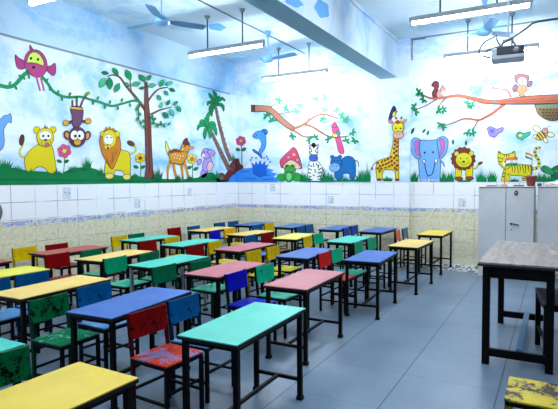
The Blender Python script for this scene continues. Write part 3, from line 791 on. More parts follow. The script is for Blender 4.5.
# ---- pilaster
F = Fig(ONP)
GY = (212, 204, 46)
F.stroke([(376.6, 162), (373.4, 164.6), (372, 168)], 0.9, (150, 60, 40), 0.7).ell(372, 168.6, 1, 1.8, (150, 50, 40), 0, 0)
F.poly([(376.9, 161.3), (382.5, 159), (389.6, 156.8), (392.4, 146.7), (393.4, 137), (398.8, 137), (398.4, 149), (398.8, 162.4), (398.9, 180.4), (396, 180.6), (394.8, 171.4), (391.5, 169.8), (384.7, 169.8), (382.7, 172.5), (382.2, 180.6), (377, 180.6), (375.7, 169)], GY, False)
rr = random.Random(3)
for x, y in ((378, 163), (380, 166), (382, 161.6), (383, 165), (385, 160.4), (386, 164), (388, 159), (388.6, 162.6), (389, 166.4), (391, 157), (391.6, 161), (392, 165), (394, 153), (394.4, 158), (394.6, 163), (394.2, 148.6), (396.4, 151), (396.6, 155.6), (397, 160.4), (397, 165.6), (395, 144.6), (397.2, 146.6), (395.2, 140.8), (397.4, 142.4), (377.8, 168.4), (379.6, 171), (381.4, 168.6), (396.6, 169.6), (385.6, 167.6), (394.6, 168)):
    F.ell(x, y, rr.uniform(1.1, 1.45), rr.uniform(1.3, 1.9), (146, 52, 38), rr.uniform(0, 90), 0, 7)
for x in (379.6, 397.4):
    F.poly([(x - 2.2, 178.6), (x + 1.6, 178.6), (x + 1.7, 180.8), (x - 2.4, 180.8)], (120, 40, 40), False, 0)
F.leaf(390.6, 121.6, 30, 6.4, (208, 120, 130), 0.6).leaf(404.6, 121, -40, 6.4, (208, 150, 110), 0.5)
F.stroke([(396.6, 123), (396, 118.6)], 1, GY, 1, 0.3).stroke([(400.4, 123), (401.2, 118.4)], 1, GY, 1, 0.3).ell(396, 118, 1.2, 1.2, (150, 40, 50), 0, 0).ell(401.4, 117.8, 1.2, 1.2, (150, 40, 50), 0, 0)
F.ell(398, 127.8, 5.6, 6.6, GY).ell(398.3, 135, 5.4, 3.7, (214, 164, 150)).eyes((395.8, 128.4), (400.4, 128.4), r=0.8).eyes((396.8, 134), (399.8, 134), r=0.5).poly([(394.8, 122.6), (398, 119.6), (401, 122.6), (398, 124)], (160, 60, 50), False, 0)
up(F, 'painted_giraffe', mural_pil)
F = Fig(ONP)
F.poly([(393.7, 105.8), (396.4, 110.7), (393, 116), (390.5, 120), (388.6, 119.4), (390.2, 112.6)], (26, 50, 104)).ell(394.2, 114, 1.7, 3, (206, 196, 70), 25).poly([(395.4, 109.4), (397.8, 112), (395.6, 112.8)], (206, 170, 60), False).eyes((394.2, 109.4), r=0.5)
up(F, 'painted_bird', mural_pil)
F = Fig(ONP)
F.tuft(387.6, 181.4, 6, 10, G1, 9)
up(F, 'painted_grass', mural_pil)

# ---- back wall, right bay
F = Fig(ONB)
EL = (112, 166, 230)
F.stroke([(439, 160), (443, 163), (444.6, 167)], 1.3, EL, 0.8, 0.5)
for P_ in ([(410.3, 145), (412.6, 139), (416, 137.6), (420, 139.6), (423, 143), (420.6, 157), (416.4, 158.6), (412, 153)], [(437.4, 139.4), (441, 136.8), (445, 136.8), (448.2, 141), (446.8, 151), (442.9, 157.4), (438, 157.6), (436, 148)]):
    F.poly(P_, EL)
F.poly([(414.4, 142.6), (417, 140.8), (419, 141.6), (418, 149), (419.6, 156), (415.8, 153)], (206, 104, 178), True, 0.3)
F.poly([(439.4, 139.6), (443, 139), (444.9, 144), (443, 153), (439.8, 156), (441.2, 147.6)], (206, 104, 178), True, 0.3)
F.poly([(420, 140.4), (424, 140), (427.7, 140.6), (432, 140.2), (436.8, 139.4), (437.8, 147.7), (439.4, 157.6), (440.8, 161), (440, 181), (430, 181.2), (429.8, 177), (427.4, 177), (427.6, 181), (420, 181), (419, 170), (418.4, 160), (420.6, 157), (419.4, 147.7)], EL, False)
F.stroke([(424, 160), (425.4, 168), (427, 174), (429, 175.6), (432, 174), (434, 168), (435.4, 160)], 0.8, INK)
F.poly([(422.6, 160), (425, 160), (425, 163), (423.4, 163)], WHT).poly([(434.6, 159.4), (437.4, 159.4), (436.8, 162.6), (435.2, 162.4)], WHT).eyes((424.7, 152.6), (433, 152.3), r=1.0)
for x in (421.6, 424, 426.2, 431.6, 434.4, 437.4):
    F.line([(x - 0.9, 181), (x - 0.6, 179.6), (x + 0.6, 179.6), (x + 0.9, 181)], 0.4, WHT)
up(F, 'painted_elephant', mural_right)
F = Fig(ONB)
F.stroke([(471.6, 168), (475.4, 168.4), (478.4, 165)], 1.2, YEL, 1, 0.4).leaf(480.4, 163.2, -26, 6, (128, 68, 52), 0.5)
F.poly([(455.8, 168), (461.4, 168), (460.4, 177.6), (455.6, 178)], YEL).poly([(466.4, 168), (472.4, 166.8), (471.8, 177.4), (466.2, 177.6)], YEL).ell(458.9, 178.6, 4.1, 1.8, (140, 70, 50)).ell(469.4, 178.2, 4.1, 1.8, (140, 70, 50))
mane = []
for k in range(30):
    a = 2 * math.pi * k / 30
    r = 12.6 if k % 2 else 11.2
    mane.append((463.2 + r * math.cos(a), 158.6 + (r - 0.6) * math.sin(a)))
F.poly(mane, (122, 56, 42), False)
F.ell(456.6, 153.8, 2.5, 2.6, (206, 200, 110)).ell(471.2, 153.4, 2.5, 2.6, (206, 190, 80)).ell(463.8, 160, 8.2, 7.4, (206, 204, 44), 0, 0.3)
F.ell(463.6, 161.8, 1.6, 1, INK, 0, 0).eyes((460.6, 158.4), (467, 158.4), r=0.7).stroke([(460.4, 163), (463.6, 165.2), (467, 163)], 0.5, INK)
for s in (-1, 1):
    F.line([(463.8 + s * 3.4, 162), (463.8 + s * 6.2, 161.4)], 0.3, INK).line([(463.8 + s * 3.4, 163), (463.8 + s * 6, 163.6)], 0.3, INK)
up(F, 'painted_lion', mural_right)
F = Fig(ONB)
BK = (160, 94, 74)
for c, w in (([(511, 97.5), (508.6, 92), (505, 89.4), (499, 89), (490, 88), (475, 88.5)], 2.0), ([(494, 88), (491.6, 85), (489, 81.6)], 1.0), ([(505, 103.6), (499, 108), (492, 113.6), (485.6, 117), (479, 120), (471, 119), (463, 119), (453, 123), (445, 125.5)], 3.0), ([(478, 120), (475.6, 125), (472, 130)], 1.2), ([(437, 99), (427, 105), (418, 109)], 1.2), ([(446, 98), (441, 103), (439, 107)], 1.2)):
    F.stroke(c, w, BK, 0.7, 0.3)
F.stroke([(482, 100.6), (476, 99.6), (469.6, 97.9), (460.8, 95.8), (452, 96), (443, 97.8), (433, 98.5), (425.6, 96.3), (421, 93.4)], 4.2, BK, 0.9, 0.4)
F.poly([(600, 92), (558, 94.4), (540, 95.2), (530.3, 96), (511.3, 98.3), (493.8, 100.7), (481, 98.8), (478, 100), (480, 102.6), (493.8, 104), (506.5, 104), (522.4, 104), (539.8, 103.8), (558, 103), (600, 102)], BK, False)
for a in ([(500, 101.6), (520, 100.4), (545, 98.6)], [(515, 102.4), (540, 101.4), (562, 100)]):
    F.line(a, 0.6, (120, 66, 54))
for i, (x, y) in enumerate(((417.6, 92), (420, 95), (424, 99), (415, 107), (415, 112), (438, 109.6), (443, 109.6), (441, 124), (442.6, 127), (467, 132), (472, 132.6), (467, 104), (471, 104.6), (472, 87), (479.6, 87), (474, 91), (479, 90), (486, 79), (493.6, 82), (484, 82))):
    F.cluster(x, y, G1 if i < 3 else (G2 if i < 13 else G4), 4.6, 4)
up(F, 'painted_branch', mural_right)
for x, y, a in ((412.3, 131.8, -60), (424, 130.8, -55), (428, 132.9, -70), (453, 142, -85), (466, 143, -85), (413, 130, -60)):
    F = Fig(ONB)
    F.leaf(x, y, a, 5.6, G1, 0.42, 0.2)
    up(F, 'painted_leaf', mural_right)
F = Fig(ONB)
F.poly([(431.4, 85.3), (434.4, 81.2), (438.4, 82), (438.8, 86.7), (436.8, 92.6), (436.4, 98), (433, 97.2), (432.2, 92.6), (434.4, 88)], (104, 46, 48))
F.ell(440, 94, 3.5, 4.5, (176, 132, 122), 15).ell(443, 89, 2.7, 2.6, (176, 132, 122)).leaf(442.4, 85.8, -80, 3, (150, 100, 96), 0.5).ell(442.6, 93, 1.2, 2.4, (226, 210, 210), 0, 0.2).eyes((444, 88.4), r=0.5)
up(F, 'painted_squirrel', mural_right)
F = Fig(ONB)
BB = (118, 82, 92)
F.ell(515, 88, 2.5, 4, BB, 15).ell(529.8, 83.8, 2.4, 3.6, BB, 35).ell(522, 90.2, 5.2, 6.6, (226, 120, 92)).ell(516, 94.2, 3, 2.6, (226, 206, 210)).ell(527.2, 93.8, 3, 2.6, (226, 206, 210))
F.ell(521.6, 78, 7.4, 6.4, BB).ell(522.2, 81, 4.4, 3.8, (226, 206, 190), 0, 0.25).eyes((520.4, 79), (524, 79), r=0.6).ell(522.2, 81.6, 1, 0.8, INK, 0, 0)
F.poly([(513, 75.4), (514, 71.6), (519, 69.4), (525, 69.6), (529, 72), (529.6, 75.6), (521, 73.6)], (214, 212, 234)).ell(529, 70.8, 2.4, 2.4, (226, 224, 240)).ell(514, 71.6, 2, 2, (214, 212, 234))
up(F, 'painted_bear', mural_right)
F = Fig(ONB)
F.poly([(535.9, 103.9), (552, 103), (568, 102.4), (569.6, 109.4), (566, 114), (560.4, 118.6), (553, 121), (545, 119), (538.3, 114.2), (536, 109)], (136, 114, 84))
F.poly([(536.4, 104.4), (552, 103.6), (567.6, 103), (568.6, 106), (552, 107.4), (536.4, 107.6)], (112, 134, 116), False, 0)
for r in range(4):
    for k in range(9 - r):
        F.ell(540.4 + r * 1.8 + k * 3.4 + (r % 2) * 0.6, 109.6 + r * 3.0, 1.3, 1.1, (100, 80, 56), 0, 0.15, 6)
up(F, 'painted_beehive', mural_right)
F = Fig(ONB)
F.poly([(487.4, 128.2), (490.6, 126.4), (496.7, 129), (502.9, 127.3), (502.5, 131.2), (498.5, 133.5), (495, 137), (489.7, 135.8), (488, 131.7)], (152, 132, 220)).ell(492, 131, 2.2, 1.9, (86, 120, 206), 0, 0.3).eyes((489.6, 128.8), r=0.5).line([(493.6, 136.4), (494.4, 139)], 0.5, INK)
up(F, 'painted_bird', mural_right)
F = Fig(ONB)
F.poly([(516.4, 134.4), (519.6, 131.7), (524, 133.5), (530.2, 131.7), (529.3, 135.2), (524.9, 137.9), (521.4, 139.6), (517.3, 137.9)], (64, 184, 144)).ell(520.4, 135.4, 2.2, 1.7, (206, 206, 140), 0, 0.3).eyes((518.6, 133.8), r=0.5).line([(522, 139.4), (522.6, 141.4)], 0.5, INK)
up(F, 'painted_bird', mural_right)
F = Fig(ONB)
WG = (226, 226, 196)
F.ell(537, 129, 4.4, 2.8, WG, 35).ell(550.6, 134.6, 4, 2.5, WG, 10).ell(536.4, 136.4, 3.6, 2.3, WG, -10).ell(545.4, 140, 3.2, 2, WG, 60).ell(541.8, 135.2, 6.8, 3.9, (214, 196, 90), -35)
for t in (-3.4, -0.6, 2.2):
    F.line([(541.8 + t * 0.82 - 1.8, 135.2 - t * 0.57 - 2.6), (541.8 + t * 0.82 + 1.8, 135.2 - t * 0.57 + 2.6)], 1.2, (70, 50, 50))
F.ell(545, 130.6, 2.9, 2.7, (216, 160, 160)).eyes((544.4, 130), (546.4, 130.2), r=0.4).line([(546, 128.4), (549, 126.4), (551, 126.4)], 0.4, INK)
up(F, 'painted_bee', mural_right)
F = Fig(ONB)
TG = (212, 204, 46)
F.stroke([(532, 168.4), (536, 168.4), (539, 165.4), (538.6, 160), (535.6, 156), (534.8, 151.4), (536.4, 148.4), (540, 147.6)], 2.4, TG, 2.0, 0.6)
for a in ([(536.6, 169.6), (536, 166.6)], [(540.4, 164), (537.4, 163.4)], [(539.6, 159), (536.8, 160)], [(537.2, 155), (534.6, 156.4)], [(536.4, 152), (533.6, 152.2)], [(537, 149), (535.4, 147.4)], [(539.6, 148.6), (540.6, 147)]):
    F.line(a, 1.2, INK)
F.poly([(506, 164), (520.5, 164.3), (531, 165.2), (532.8, 169.6), (530.2, 175.7), (527, 175.4), (526, 180.6), (522, 180.6), (522, 175.4), (510.4, 175.4), (509.2, 181), (501, 181.2), (502.6, 173)], TG, False)
for k in range(8):
    x = 511.6 + k * 2.7
    F.line([(x, 165), (x + 0.8, 168.6), (x + (0.2 if k % 2 else 1.4), 172 + (k % 3))], 1.1, INK, 0.4)
for a in ([(503, 173), (506, 173.6)], [(502, 176.4), (505, 177)], [(509.6, 174), (507.4, 174.6)], [(523, 176), (526, 176.6)], [(522.6, 178.4), (525.4, 178.6)]):
    F.line(a, 0.9, INK)
F.poly([(498.4, 151.2), (502.9, 154), (510, 153.7), (514.3, 151.2), (515, 156.4), (512, 163.4), (506.6, 169.4), (500.4, 165.2), (498, 159.9)], TG)
for a in ([(498.6, 151.8), (500.6, 154)], [(514, 151.8), (512.4, 154)], [(504, 154.2), (504.4, 156.4)], [(506.6, 154), (506.6, 156.8)], [(509, 154.2), (508.6, 156.4)], [(498.4, 157.6), (501, 158.4)], [(499, 161.6), (501.6, 161.6)], [(514.6, 158), (512.2, 158.8)], [(512.6, 162), (510.6, 161.6)]):
    F.line(a, 0.9, INK)
F.ell(505.4, 163.6, 2.8, 2.6, WHT, 0, 0.2).ell(505.2, 162, 1.1, 0.8, INK, 0, 0).eyes((502.6, 158.8), (508.6, 158.8), r=0.7)
up(F, 'painted_tiger', mural_right)
F = Fig(ONB)
F.ell(562, 177.6, 3, 3.4, (36, 150, 92)).ell(553.6, 177.8, 3, 3.4, (36, 150, 92)).ell(562, 172.4, 12, 7.6, (20, 112, 76))
for x, y in ((556, 171), (561, 168.6), (566, 171), (560, 174.6), (567, 175)):
    F.ell(x, y, 2, 1.7, (60, 150, 90), 0, 0.2)
F.poly([(540.6, 167.8), (544.3, 165.6), (548.7, 167.4), (554, 171.4), (553, 175), (547, 173.6), (542, 171)], (36, 150, 92)).eyes((544, 168), r=0.7).stroke([(541.4, 170.4), (545, 170.8)], 0.4, INK)
up(F, 'painted_turtle', mural_right)
for x, h, w in ((414, 13, 9), (443.4, 12, 8), (450, 13, 9), (480.4, 13, 9), (492, 13, 10), (484, 8, 6), (539, 11, 9), (545, 9, 8), (464, 3, 14), (514, 4, 10), (550, 8, 7)):
    F = Fig(ONB)
    F.tuft(x, 181.9, h, w, G1, 8)
    up(F, 'painted_grass', mural_right)
# painted cloud blobs on the ceiling and the beam side
CB = (104, 170, 226)
def blob(on, x, y, rx, ry, parent, rot=0):
    F = Fig(on)
    P_ = []
    for k in range(20):
        a = 2 * math.pi * k / 20
        r = 1 + 0.09 * math.cos(5 * a + 0.6)
        c, s = math.cos(math.radians(rot)), math.sin(math.radians(rot))
        px, py = rx * r * math.cos(a), ry * r * math.sin(a)
        P_.append((x + px * c - py * s, y + px * s + py * c))
    F.poly(P_, CB, True, 0)
    F.build('painted_cloud', parent)
blob(CEI, 217, 27, 8.5, 3.6, ceiling, 5); blob(CEI, 226.5, 46.6, 5.6, 1.6, ceiling)
blob(BEAM_ON, 322, 9, 6.6, 9.5, beam, -25); blob(BEAM_ON, 294, 2, 9, 4.5, beam, 20)

# small floral decor tiles set in the white tiles
def decor(on, u, v, w, h, seed):
    F = Fig(on)
    rr = random.Random(seed)
    F.poly([(u - w / 2, v - h / 2), (u + w / 2, v - h / 2), (u + w / 2, v + h / 2), (u - w / 2, v + h / 2)], (198, 212, 230), False, 0)
    for k in range(7):
        F.ell(u + rr.uniform(-0.36, 0.36) * w, v + rr.uniform(-0.38, 0.38) * h, w * 0.12, w * 0.12, ((226, 214, 120), (136, 160, 206), (222, 232, 244))[k % 3], 0, 0, 8)
    return F
for u, v, w, h in ((66.8, 193.2, 8, 11.5), (137.2, 203.5, 6, 9.5), (189.6, 192, 4.6, 8)):
    decor(ONL, u, v, w, h, int(u)).build('decor_tile', wall_left)
for u, v, w, h in ((272.6, 187.6, 5.4, 7.4), (330.7, 199.8, 6, 7.8), (462, 202.8, 8, 9)):
    decor(ONB, u, v, w, h, int(u)).build('decor_tile', wall_back)
# rounded grey cover on the left wall at the frame's edge
bm = new_bm(); add_lathe(bm, [(0.205, 0.0), (0.205, 0.02), (0.19, 0.045), (0.14, 0.062), (0.05, 0.07), (0.01, 0.07)], seg=32)
o = obj('round_cover', bm, mat('cover_dark_grey', (78, 80, 86), rough=0.5))
o.rotation_euler = (0, math.radians(90), 0); o.location = (XW, 4.21, 1.285)
tag(o, 'dark grey round cover on the tiled left wall, cut by the left edge', 'wall cover')

# ---------------------------------------------------------------- desk and chair materials
def laminate(name, rgb):
    m = mat('laminate_' + name, rgb, rough=0.4, spec=0.22)
    t = NT(m)
    n = t.noise(t.coords(), 3.0, 4, 0.6)
    d = tuple(int(c * 0.93) for c in rgb)
    t.l(t.mix(t.ramp(n, 0.35, 0.7), lin(rgb), lin(d)), t.bsdf.inputs['Base Color'])
    t.l(t.math('ADD', t.math('MULTIPLY', n, 0.15), 0.3), t.bsdf.inputs['Roughness'])
    return m
TOPS = {'turquoise': (56, 194, 174), 'blue': (46, 98, 180), 'yellow': (226, 198, 62), 'buff': (228, 196, 104), 'pink': (190, 104, 112),
        'brick red': (164, 70, 58), 'pale yellow': (228, 216, 96), 'sky blue': (48, 106, 166), 'lemon': (218, 212, 60)}
M_TOP = {k: laminate(k.replace(' ', '_'), v) for k, v in TOPS.items()}
def enamel(name, rgb, wear=0.0, under=(22, 20, 20), rough=0.35):
    m = mat('enamel_' + name, rgb, rough=rough, spec=0.1)
    t = NT(m)
    co = t.coords()
    d = tuple(int(c * 0.8) for c in rgb)
    col = t.mix(t.ramp(t.noise(co, 5, 4, 0.6), 0.35, 0.7), lin(rgb), lin(d))
    if wear:
        big = t.noise(co, 5.5, 3, 0.6, 0.5)
        fine = t.noise(t.scalev(co, (1, 1, 1.6)), 42, 4, 0.75)
        f = t.math('ADD', t.math('MULTIPLY', big, 0.62), t.math('MULTIPLY', fine, 0.38))
        col = t.mix(t.ramp(f, 0.62 - wear * 0.1, 0.66 - wear * 0.1), col, lin(under))
    t.l(col, t.bsdf.inputs['Base Color'])
    return m
PAN = {'dark red': (132, 2, 6), 'red': (206, 16, 10), 'dark blue': (0, 84, 140), 'royal blue': (0, 4, 186), 'mid blue': (14, 62, 170), 'dark green': (0, 104, 70),
       'green': (0, 160, 114), 'bright green': (0, 184, 136), 'yellow': (214, 182, 4), 'amber': (240, 180, 6), 'orange': (240, 104, 56), 'slate blue': (78, 116, 146)}
M_PAN = {k: enamel(k.replace(' ', '_'), v, 0.25) for k, v in PAN.items()}
M_PAN['worn green'] = enamel('worn_green', (0, 104, 60), 0.95, (4, 6, 4))
M_PAN['worn red'] = enamel('worn_red', (126, 4, 4), 0.75, (10, 4, 4))
M_PAN['worn blue'] = enamel('worn_blue', (0, 88, 150), 0.5, (4, 20, 40))
SEAT = {'turquoise': (58, 176, 146), 'light blue': (92, 150, 206), 'green': (26, 136, 92), 'yellow': (214, 200, 40), 'red': (206, 46, 34), 'orange': (228, 92, 56), 'royal blue': (30, 40, 190), 'brown red': (140, 58, 58), 'grey': (120, 126, 130)}
M_SEAT = {k: enamel('seat_' + k.replace(' ', '_'), v, 0.2, (60, 60, 60), 0.22) for k, v in SEAT.items()}
M_SEAT['worn green'] = enamel('seat_worn_green', (22, 120, 80), 0.6, (96, 190, 160), 0.2)
M_SEAT['worn red'] = enamel('seat_worn_red', (196, 58, 34), 1.25, (124, 116, 160), 0.22)
M_SEAT['worn yellow'] = enamel('seat_worn_yellow', (204, 186, 40), 1.2, (40, 24, 22), 0.4)
M_FR = {'black': M_black, 'green': enamel('frame_green', (2, 54, 36), 0.3), 'red': enamel('frame_red', (66, 4, 6), 0.3), 'yellow': enamel('frame_yellow', (140, 118, 6), 0.6), 'blue': enamel('frame_blue', (2, 30, 62), 0.3),
        'grey': mat('frame_grey_metal', (122, 132, 136), rough=0.4)}

MESH = {}
def part(key, name, maker, material):
    k = (key, material.name)
    if k not in MESH:
        bm = new_bm(); maker(bm)
        MESH[k] = to_mesh(name, bm, material)
    return MESH[k]
DW, DL, DH, LEG = 0.461, 1.0, 0.716, 0.036
LX, LY = DW / 2 - 0.035, DL / 2 - 0.045
def make_desk(x, y, rz, top, label, frame='black'):
    t = thing('school_desk', label, 'desk', (x, y, 0), math.radians(rz), 'rows of school desks')
    fr = M_FR[frame]
    tp = link('tabletop', part('top', 'tabletop', lambda b: add_box(b, (0, 0, DH - 0.004), (DW - 0.004, DL - 0.004, 0.008), bevel=0.002), M_TOP[top]), t)
    link('edge_band', part('band', 'edge_band', lambda b: add_box(b, (0, 0, DH - 0.017), (DW, DL, 0.02), bevel=0.003), M_edge), tp)
    def apron(b):
        for s in (-1, 1):
            add_box(b, (s * LX, 0, DH - 0.042), (0.026, 2 * LY, 0.03)); add_box(b, (0, s * LY, DH - 0.042), (2 * LX, 0.026, 0.03))
    link('apron_frame', part('apron', 'apron_frame', apron, M_black), t)
    for sx in (-1, 1):
        for sy_ in (-1, 1):
            lg = link('leg', part('leg', 'leg', lambda b: add_box(b, (0, 0, (DH - 0.028) / 2), (LEG, LEG, DH - 0.028), bevel=0.003), fr), t, (sx * LX, sy_ * LY, 0))
            link('foot_cap', part('foot', 'foot_cap', lambda b: add_box(b, (0, 0, 0.016), (LEG + 0.014, LEG + 0.014, 0.032), bevel=0.004), M_black), lg)
    for sy_ in (-1, 1):
        link('end_stretcher', part('es', 'end_stretcher', lambda b: add_box(b, (0, 0, 0.16), (2 * LX, 0.022, 0.026)), M_black), t, (0, sy_ * LY, 0))
    link('long_stretcher', part('ls', 'long_stretcher', lambda b: add_box(b, (0, 0, 0.16), (0.022, 2 * LY, 0.026)), M_black), t)
    return t
def make_chair(x, y, rz, back, seat, frame, label, hole=False):
    """x is where the backrest stands; the sitter faces +x"""
    t = thing('school_chair', label, 'chair', (x, y, 0), math.radians(rz), 'school chairs at the desks')
    fr = M_FR[frame]
    link('seat', part('seat', 'seat', lambda b: add_box(b, (0.205, 0, 0.432), (0.37, 0.385, 0.014), bevel=0.004), M_SEAT[seat]), t)
    def sframe(b):
        for s in (-1, 1):
            add_box(b, (0.205, s * 0.178, 0.412), (0.35, 0.024, 0.026)); add_box(b, (0.205 + s * 0.17, 0, 0.412), (0.024, 0.36, 0.026))
    link('seat_frame', part('sframe', 'seat_frame', sframe, M_black), t)
    bk = link('backrest', part('back', 'backrest', lambda b: add_box(b, (0.012, 0, 0.652), (0.013, 0.37, 0.19), Matrix.Rotation(math.radians(-4), 3, 'Y'), 0.003), M_PAN[back]), t)
    if hole:
        h = link('grip_hole', part('hole', 'grip_hole', lambda b: add_cyl(b, (0.0195, 0.06 - 0.16, 0.69), (0.0225, 0.06 - 0.16, 0.69), 0.012, seg=12), M_black), bk)
    for s in (-1, 1):
        def rear(b):
            add_bar(b, (0.035, 0, 0), (0.03, 0, 0.43), 0.026); add_bar(b, (0.03, 0, 0.42), (-0.008, 0, 0.748), 0.024)
        link('rear_post', part('rear', 'rear_post', rear, fr), t, (0, s * 0.176, 0))
        link('leg', part('fleg', 'leg', lambda b: add_box(b, (0.375, 0, 0.2), (0.026, 0.026, 0.4)), fr if frame == 'yellow' else M_black), t, (0, s * 0.176, 0))
        link('stretcher', part('cst', 'stretcher', lambda b: add_box(b, (0.205, 0, 0.15), (0.34, 0.018, 0.018)), M_black), t, (0, s * 0.176, 0))
    link('cross_bar', part('cxb', 'cross_bar', lambda b: add_box(b, (0.375, 0, 0.23), (0.018, 0.352, 0.018)), M_black), t)
    link('cross_bar', part('cxr', 'cross_bar', lambda b: add_box(b, (0.034, 0, 0.2), (0.018, 0.352, 0.018)), M_black), t)
    return t
ORD = ['first', 'second', 'third', 'fourth', 'fifth', 'sixth']
COLN = {1: 'aisle column', 2: 'second column', 3: 'middle column', 4: 'fourth column', 5: 'wall column'}
B, R_, G, Yw = 'black', 'red', 'green', 'yellow'
# column, order, top colour, desk frame, (x, y, rotation), near chair (x, y, rot, back, seat, frame), far chair
DESKS = [
 (1, 0, 'yellow', B, (-2.07, 1.34, -1.5), None, (-2.72, 1.645, -8, 'worn green', 'green', G)),
 (1, 1, 'turquoise', B, (-1.90, 2.97, 1.2), (-2.68, 2.79, -6, 'worn red', 'worn red', R_), (-2.69, 3.22, -1, 'worn blue', 'light blue', 'blue')),
 (1, 2, 'pink', B, (-2.20, 4.56, 1.3), (-2.95, 4.39, -1, 'royal blue', 'royal blue', B), (-2.90, 4.90, -3, 'bright green', 'turquoise', B)),
 (1, 3, 'blue', B, (-2.09, 6.33, 2.6), (-2.69, 6.12, -2, 'red', 'red', B), (-2.70, 6.57, -4, 'bright green', 'bright', B)),
 (1, 4, 'buff', B, (-1.96, 7.90, -1.9), (-2.70, 7.46, -1, 'green', 'turquoise', B), (-2.66, 8.00, -6, 'green', 'turquoise', B)),
 (1, 5, 'yellow', B, (-1.96, 9.70, -0.7), (-2.64, 9.50, 5, 'orange', 'orange', B), (-2.62, 9.98, 0, 'slate blue', 'grey', B)),
 (2, 0, 'turquoise', B, (-3.06, 1.40, 0.0), None, None),
 (2, 1, 'blue', B, (-3.06, 3.03, 3.7), (-3.68, 2.71, 1, 'worn green', 'worn green', G), (-3.76, 3.22, -5, 'worn blue', 'light blue', 'blue')),
 (2, 2, 'pink', B, (-3.26, 4.68, 0.3), (-3.83, 4.35, -5, 'dark green', 'turquoise', G), (-3.77, 4.84, -5, 'dark green', 'turquoise', G)),
 (2, 3, 'blue', B, (-2.99, 6.22, 1.5), (-3.63, 5.86, -1, 'yellow', 'yellow', Yw), (-3.63, 6.38, 1, 'yellow', 'yellow', Yw)),
 (2, 4, 'turquoise', B, (-3.03, 7.98, -0.2), (-3.73, 7.76, 2, 'yellow', 'yellow', B), (-3.78, 8.30, -6, 'bright green', 'turquoise', B)),
 (2, 5, 'blue', B, (-3.09, 9.75, -1.8), (-3.79, 9.60, 2, 'mid blue', 'light blue', B), (-3.82, 10.12, -4, 'mid blue', 'light blue', B)),
 (3, 0, 'buff', B, (-4.20, 3.12, 0.6), (-4.83, 2.88, 0, 'dark blue', 'light blue', 'blue'), (-4.85, 3.35, -6, 'dark blue', 'light blue', 'blue')),
 (3, 1, 'turquoise', 'grey', (-4.22, 4.80, -1.0), (-4.93, 4.55, -1, 'green', 'turquoise', B), (-4.78, 5.02, 1, 'dark green', 'turquoise', G)),
 (3, 2, 'pink', B, (-4.10, 6.38, -2.0), (-4.75, 5.98, -5, 'dark red', 'brown red', R_), (-4.77, 6.50, 2, 'yellow', 'yellow', Yw)),
 (3, 3, 'pale yellow', B, (-4.09, 8.01, 4.4), (-4.66, 7.52, -4, 'dark blue', 'light blue', B), (-4.68, 8.02, -5, 'dark red', 'brown red', R_)),
 (3, 4, 'blue', B, (-4.02, 9.84, 0.7), (-4.66, 9.40, -1, 'dark blue', 'light blue', B), (-4.71, 9.90, -2, 'dark blue', 'light blue', B)),
 (4, 0, 'lemon', B, (-5.29, 3.22, -3.0), (-5.92, 2.98, 0, 'dark blue', 'light blue', 'blue'), (-5.92, 3.46, 0, 'dark green', 'turquoise', G)),
 (4, 1, 'buff', B, (-5.22, 4.85, 3.5), (-5.82, 4.43, -2, 'dark red', 'brown red', R_), (-5.76, 4.90, 3, 'dark green', 'turquoise', G)),
 (4, 2, 'turquoise', B, (-5.18, 6.44, -0.9), (-5.74, 6.11, -3, 'dark red', 'brown red', R_), (-5.79, 6.64, -1, 'yellow', 'yellow', Yw)),
 (4, 3, 'buff', B, (-5.11, 8.16, -2.7), (-5.84, 7.96, 5, 'royal blue', 'light blue', B), (-5.84, 8.48, -6, 'amber', 'yellow', Yw)),
 (4, 4, 'sky blue', B, (-5.09, 9.90, -0.3), (-5.62, 9.40, -6, 'dark blue', 'light blue', B), (-5.76, 9.96, -6, 'yellow', 'yellow', Yw)),
 (5, 0, 'brick red', B, (-6.22, 4.91, -2.1), (-6.88, 4.64, -4, 'yellow', 'yellow', Yw), (-6.80, 5.13, -6, 'dark red', 'brown red', R_)),
 (5, 1, 'turquoise', B, (-6.25, 6.61, -2.8), (-6.78, 6.38, 1, 'yellow', 'yellow', Yw), (-6.80, 6.83, -4, 'dark green', 'turquoise', G)),
 (5, 2, 'buff', B, (-6.28, 8.45, 0.1), (-6.79, 8.04, -3, 'dark red', 'brown red', R_), (-6.82, 8.54, -6, 'dark blue', 'light blue', B)),
 (5, 3, 'sky blue', B, (-6.17, 9.94, -0.3), (-6.75, 9.50, -6, 'dark blue', 'light blue', B), (-6.79, 10.02, -6, 'dark blue', 'light blue', B)),
]
M_SEAT['bright'] = M_SEAT['turquoise']
for c, i, top, fr, d, near, far in DESKS:
    where = ORD[i] + ' in the ' + COLN[c]
    nb = [e[4] for e in DESKS if e[0] == c + 1]
    make_desk(*d, top, '%s topped school desk, %s%s' % (top, ORD[i] + ' from the front in the ' + COLN[c], ' from the aisle' if c in (2, 4) else ''), fr)
    for ch, which in ((near, 'nearer'), (far, 'farther')):
        if ch:
            col = ch[3]
            bx, by = ch[0], ch[1]
            for q in nb:                                # clear of the desk standing behind
                if abs(by - q[1]) < 0.75:
                    bx = max(bx, q[0] + DW / 2 + 0.06 + abs(math.sin(math.radians(q[2]))) * 0.35)
            rx, ry = bx - d[0], by - d[1]
            if abs(ry) > 0.22 and rx > -0.655:          # tucked in only between the desk's legs
                if abs(ry) - 0.22 < rx + 0.655:
                    by = d[1] + math.copysign(0.22, ry)
                else:
                    bx = d[0] - 0.655
            ch = (bx, by, ch[2] * 0.7) + ch[3:]
            make_chair(ch[0], ch[1], ch[2], ch[3], ch[4], ch[5], '%s chair, %s of two at the %s desk %s' % (col, which, top, where), hole=(c == 1 and i == 2 and which == 'farther'))
make_desk(-6.24, 3.38, 0, 'brick red', 'desk by the left wall with only its dark corner peeking in at the frame edge', B)

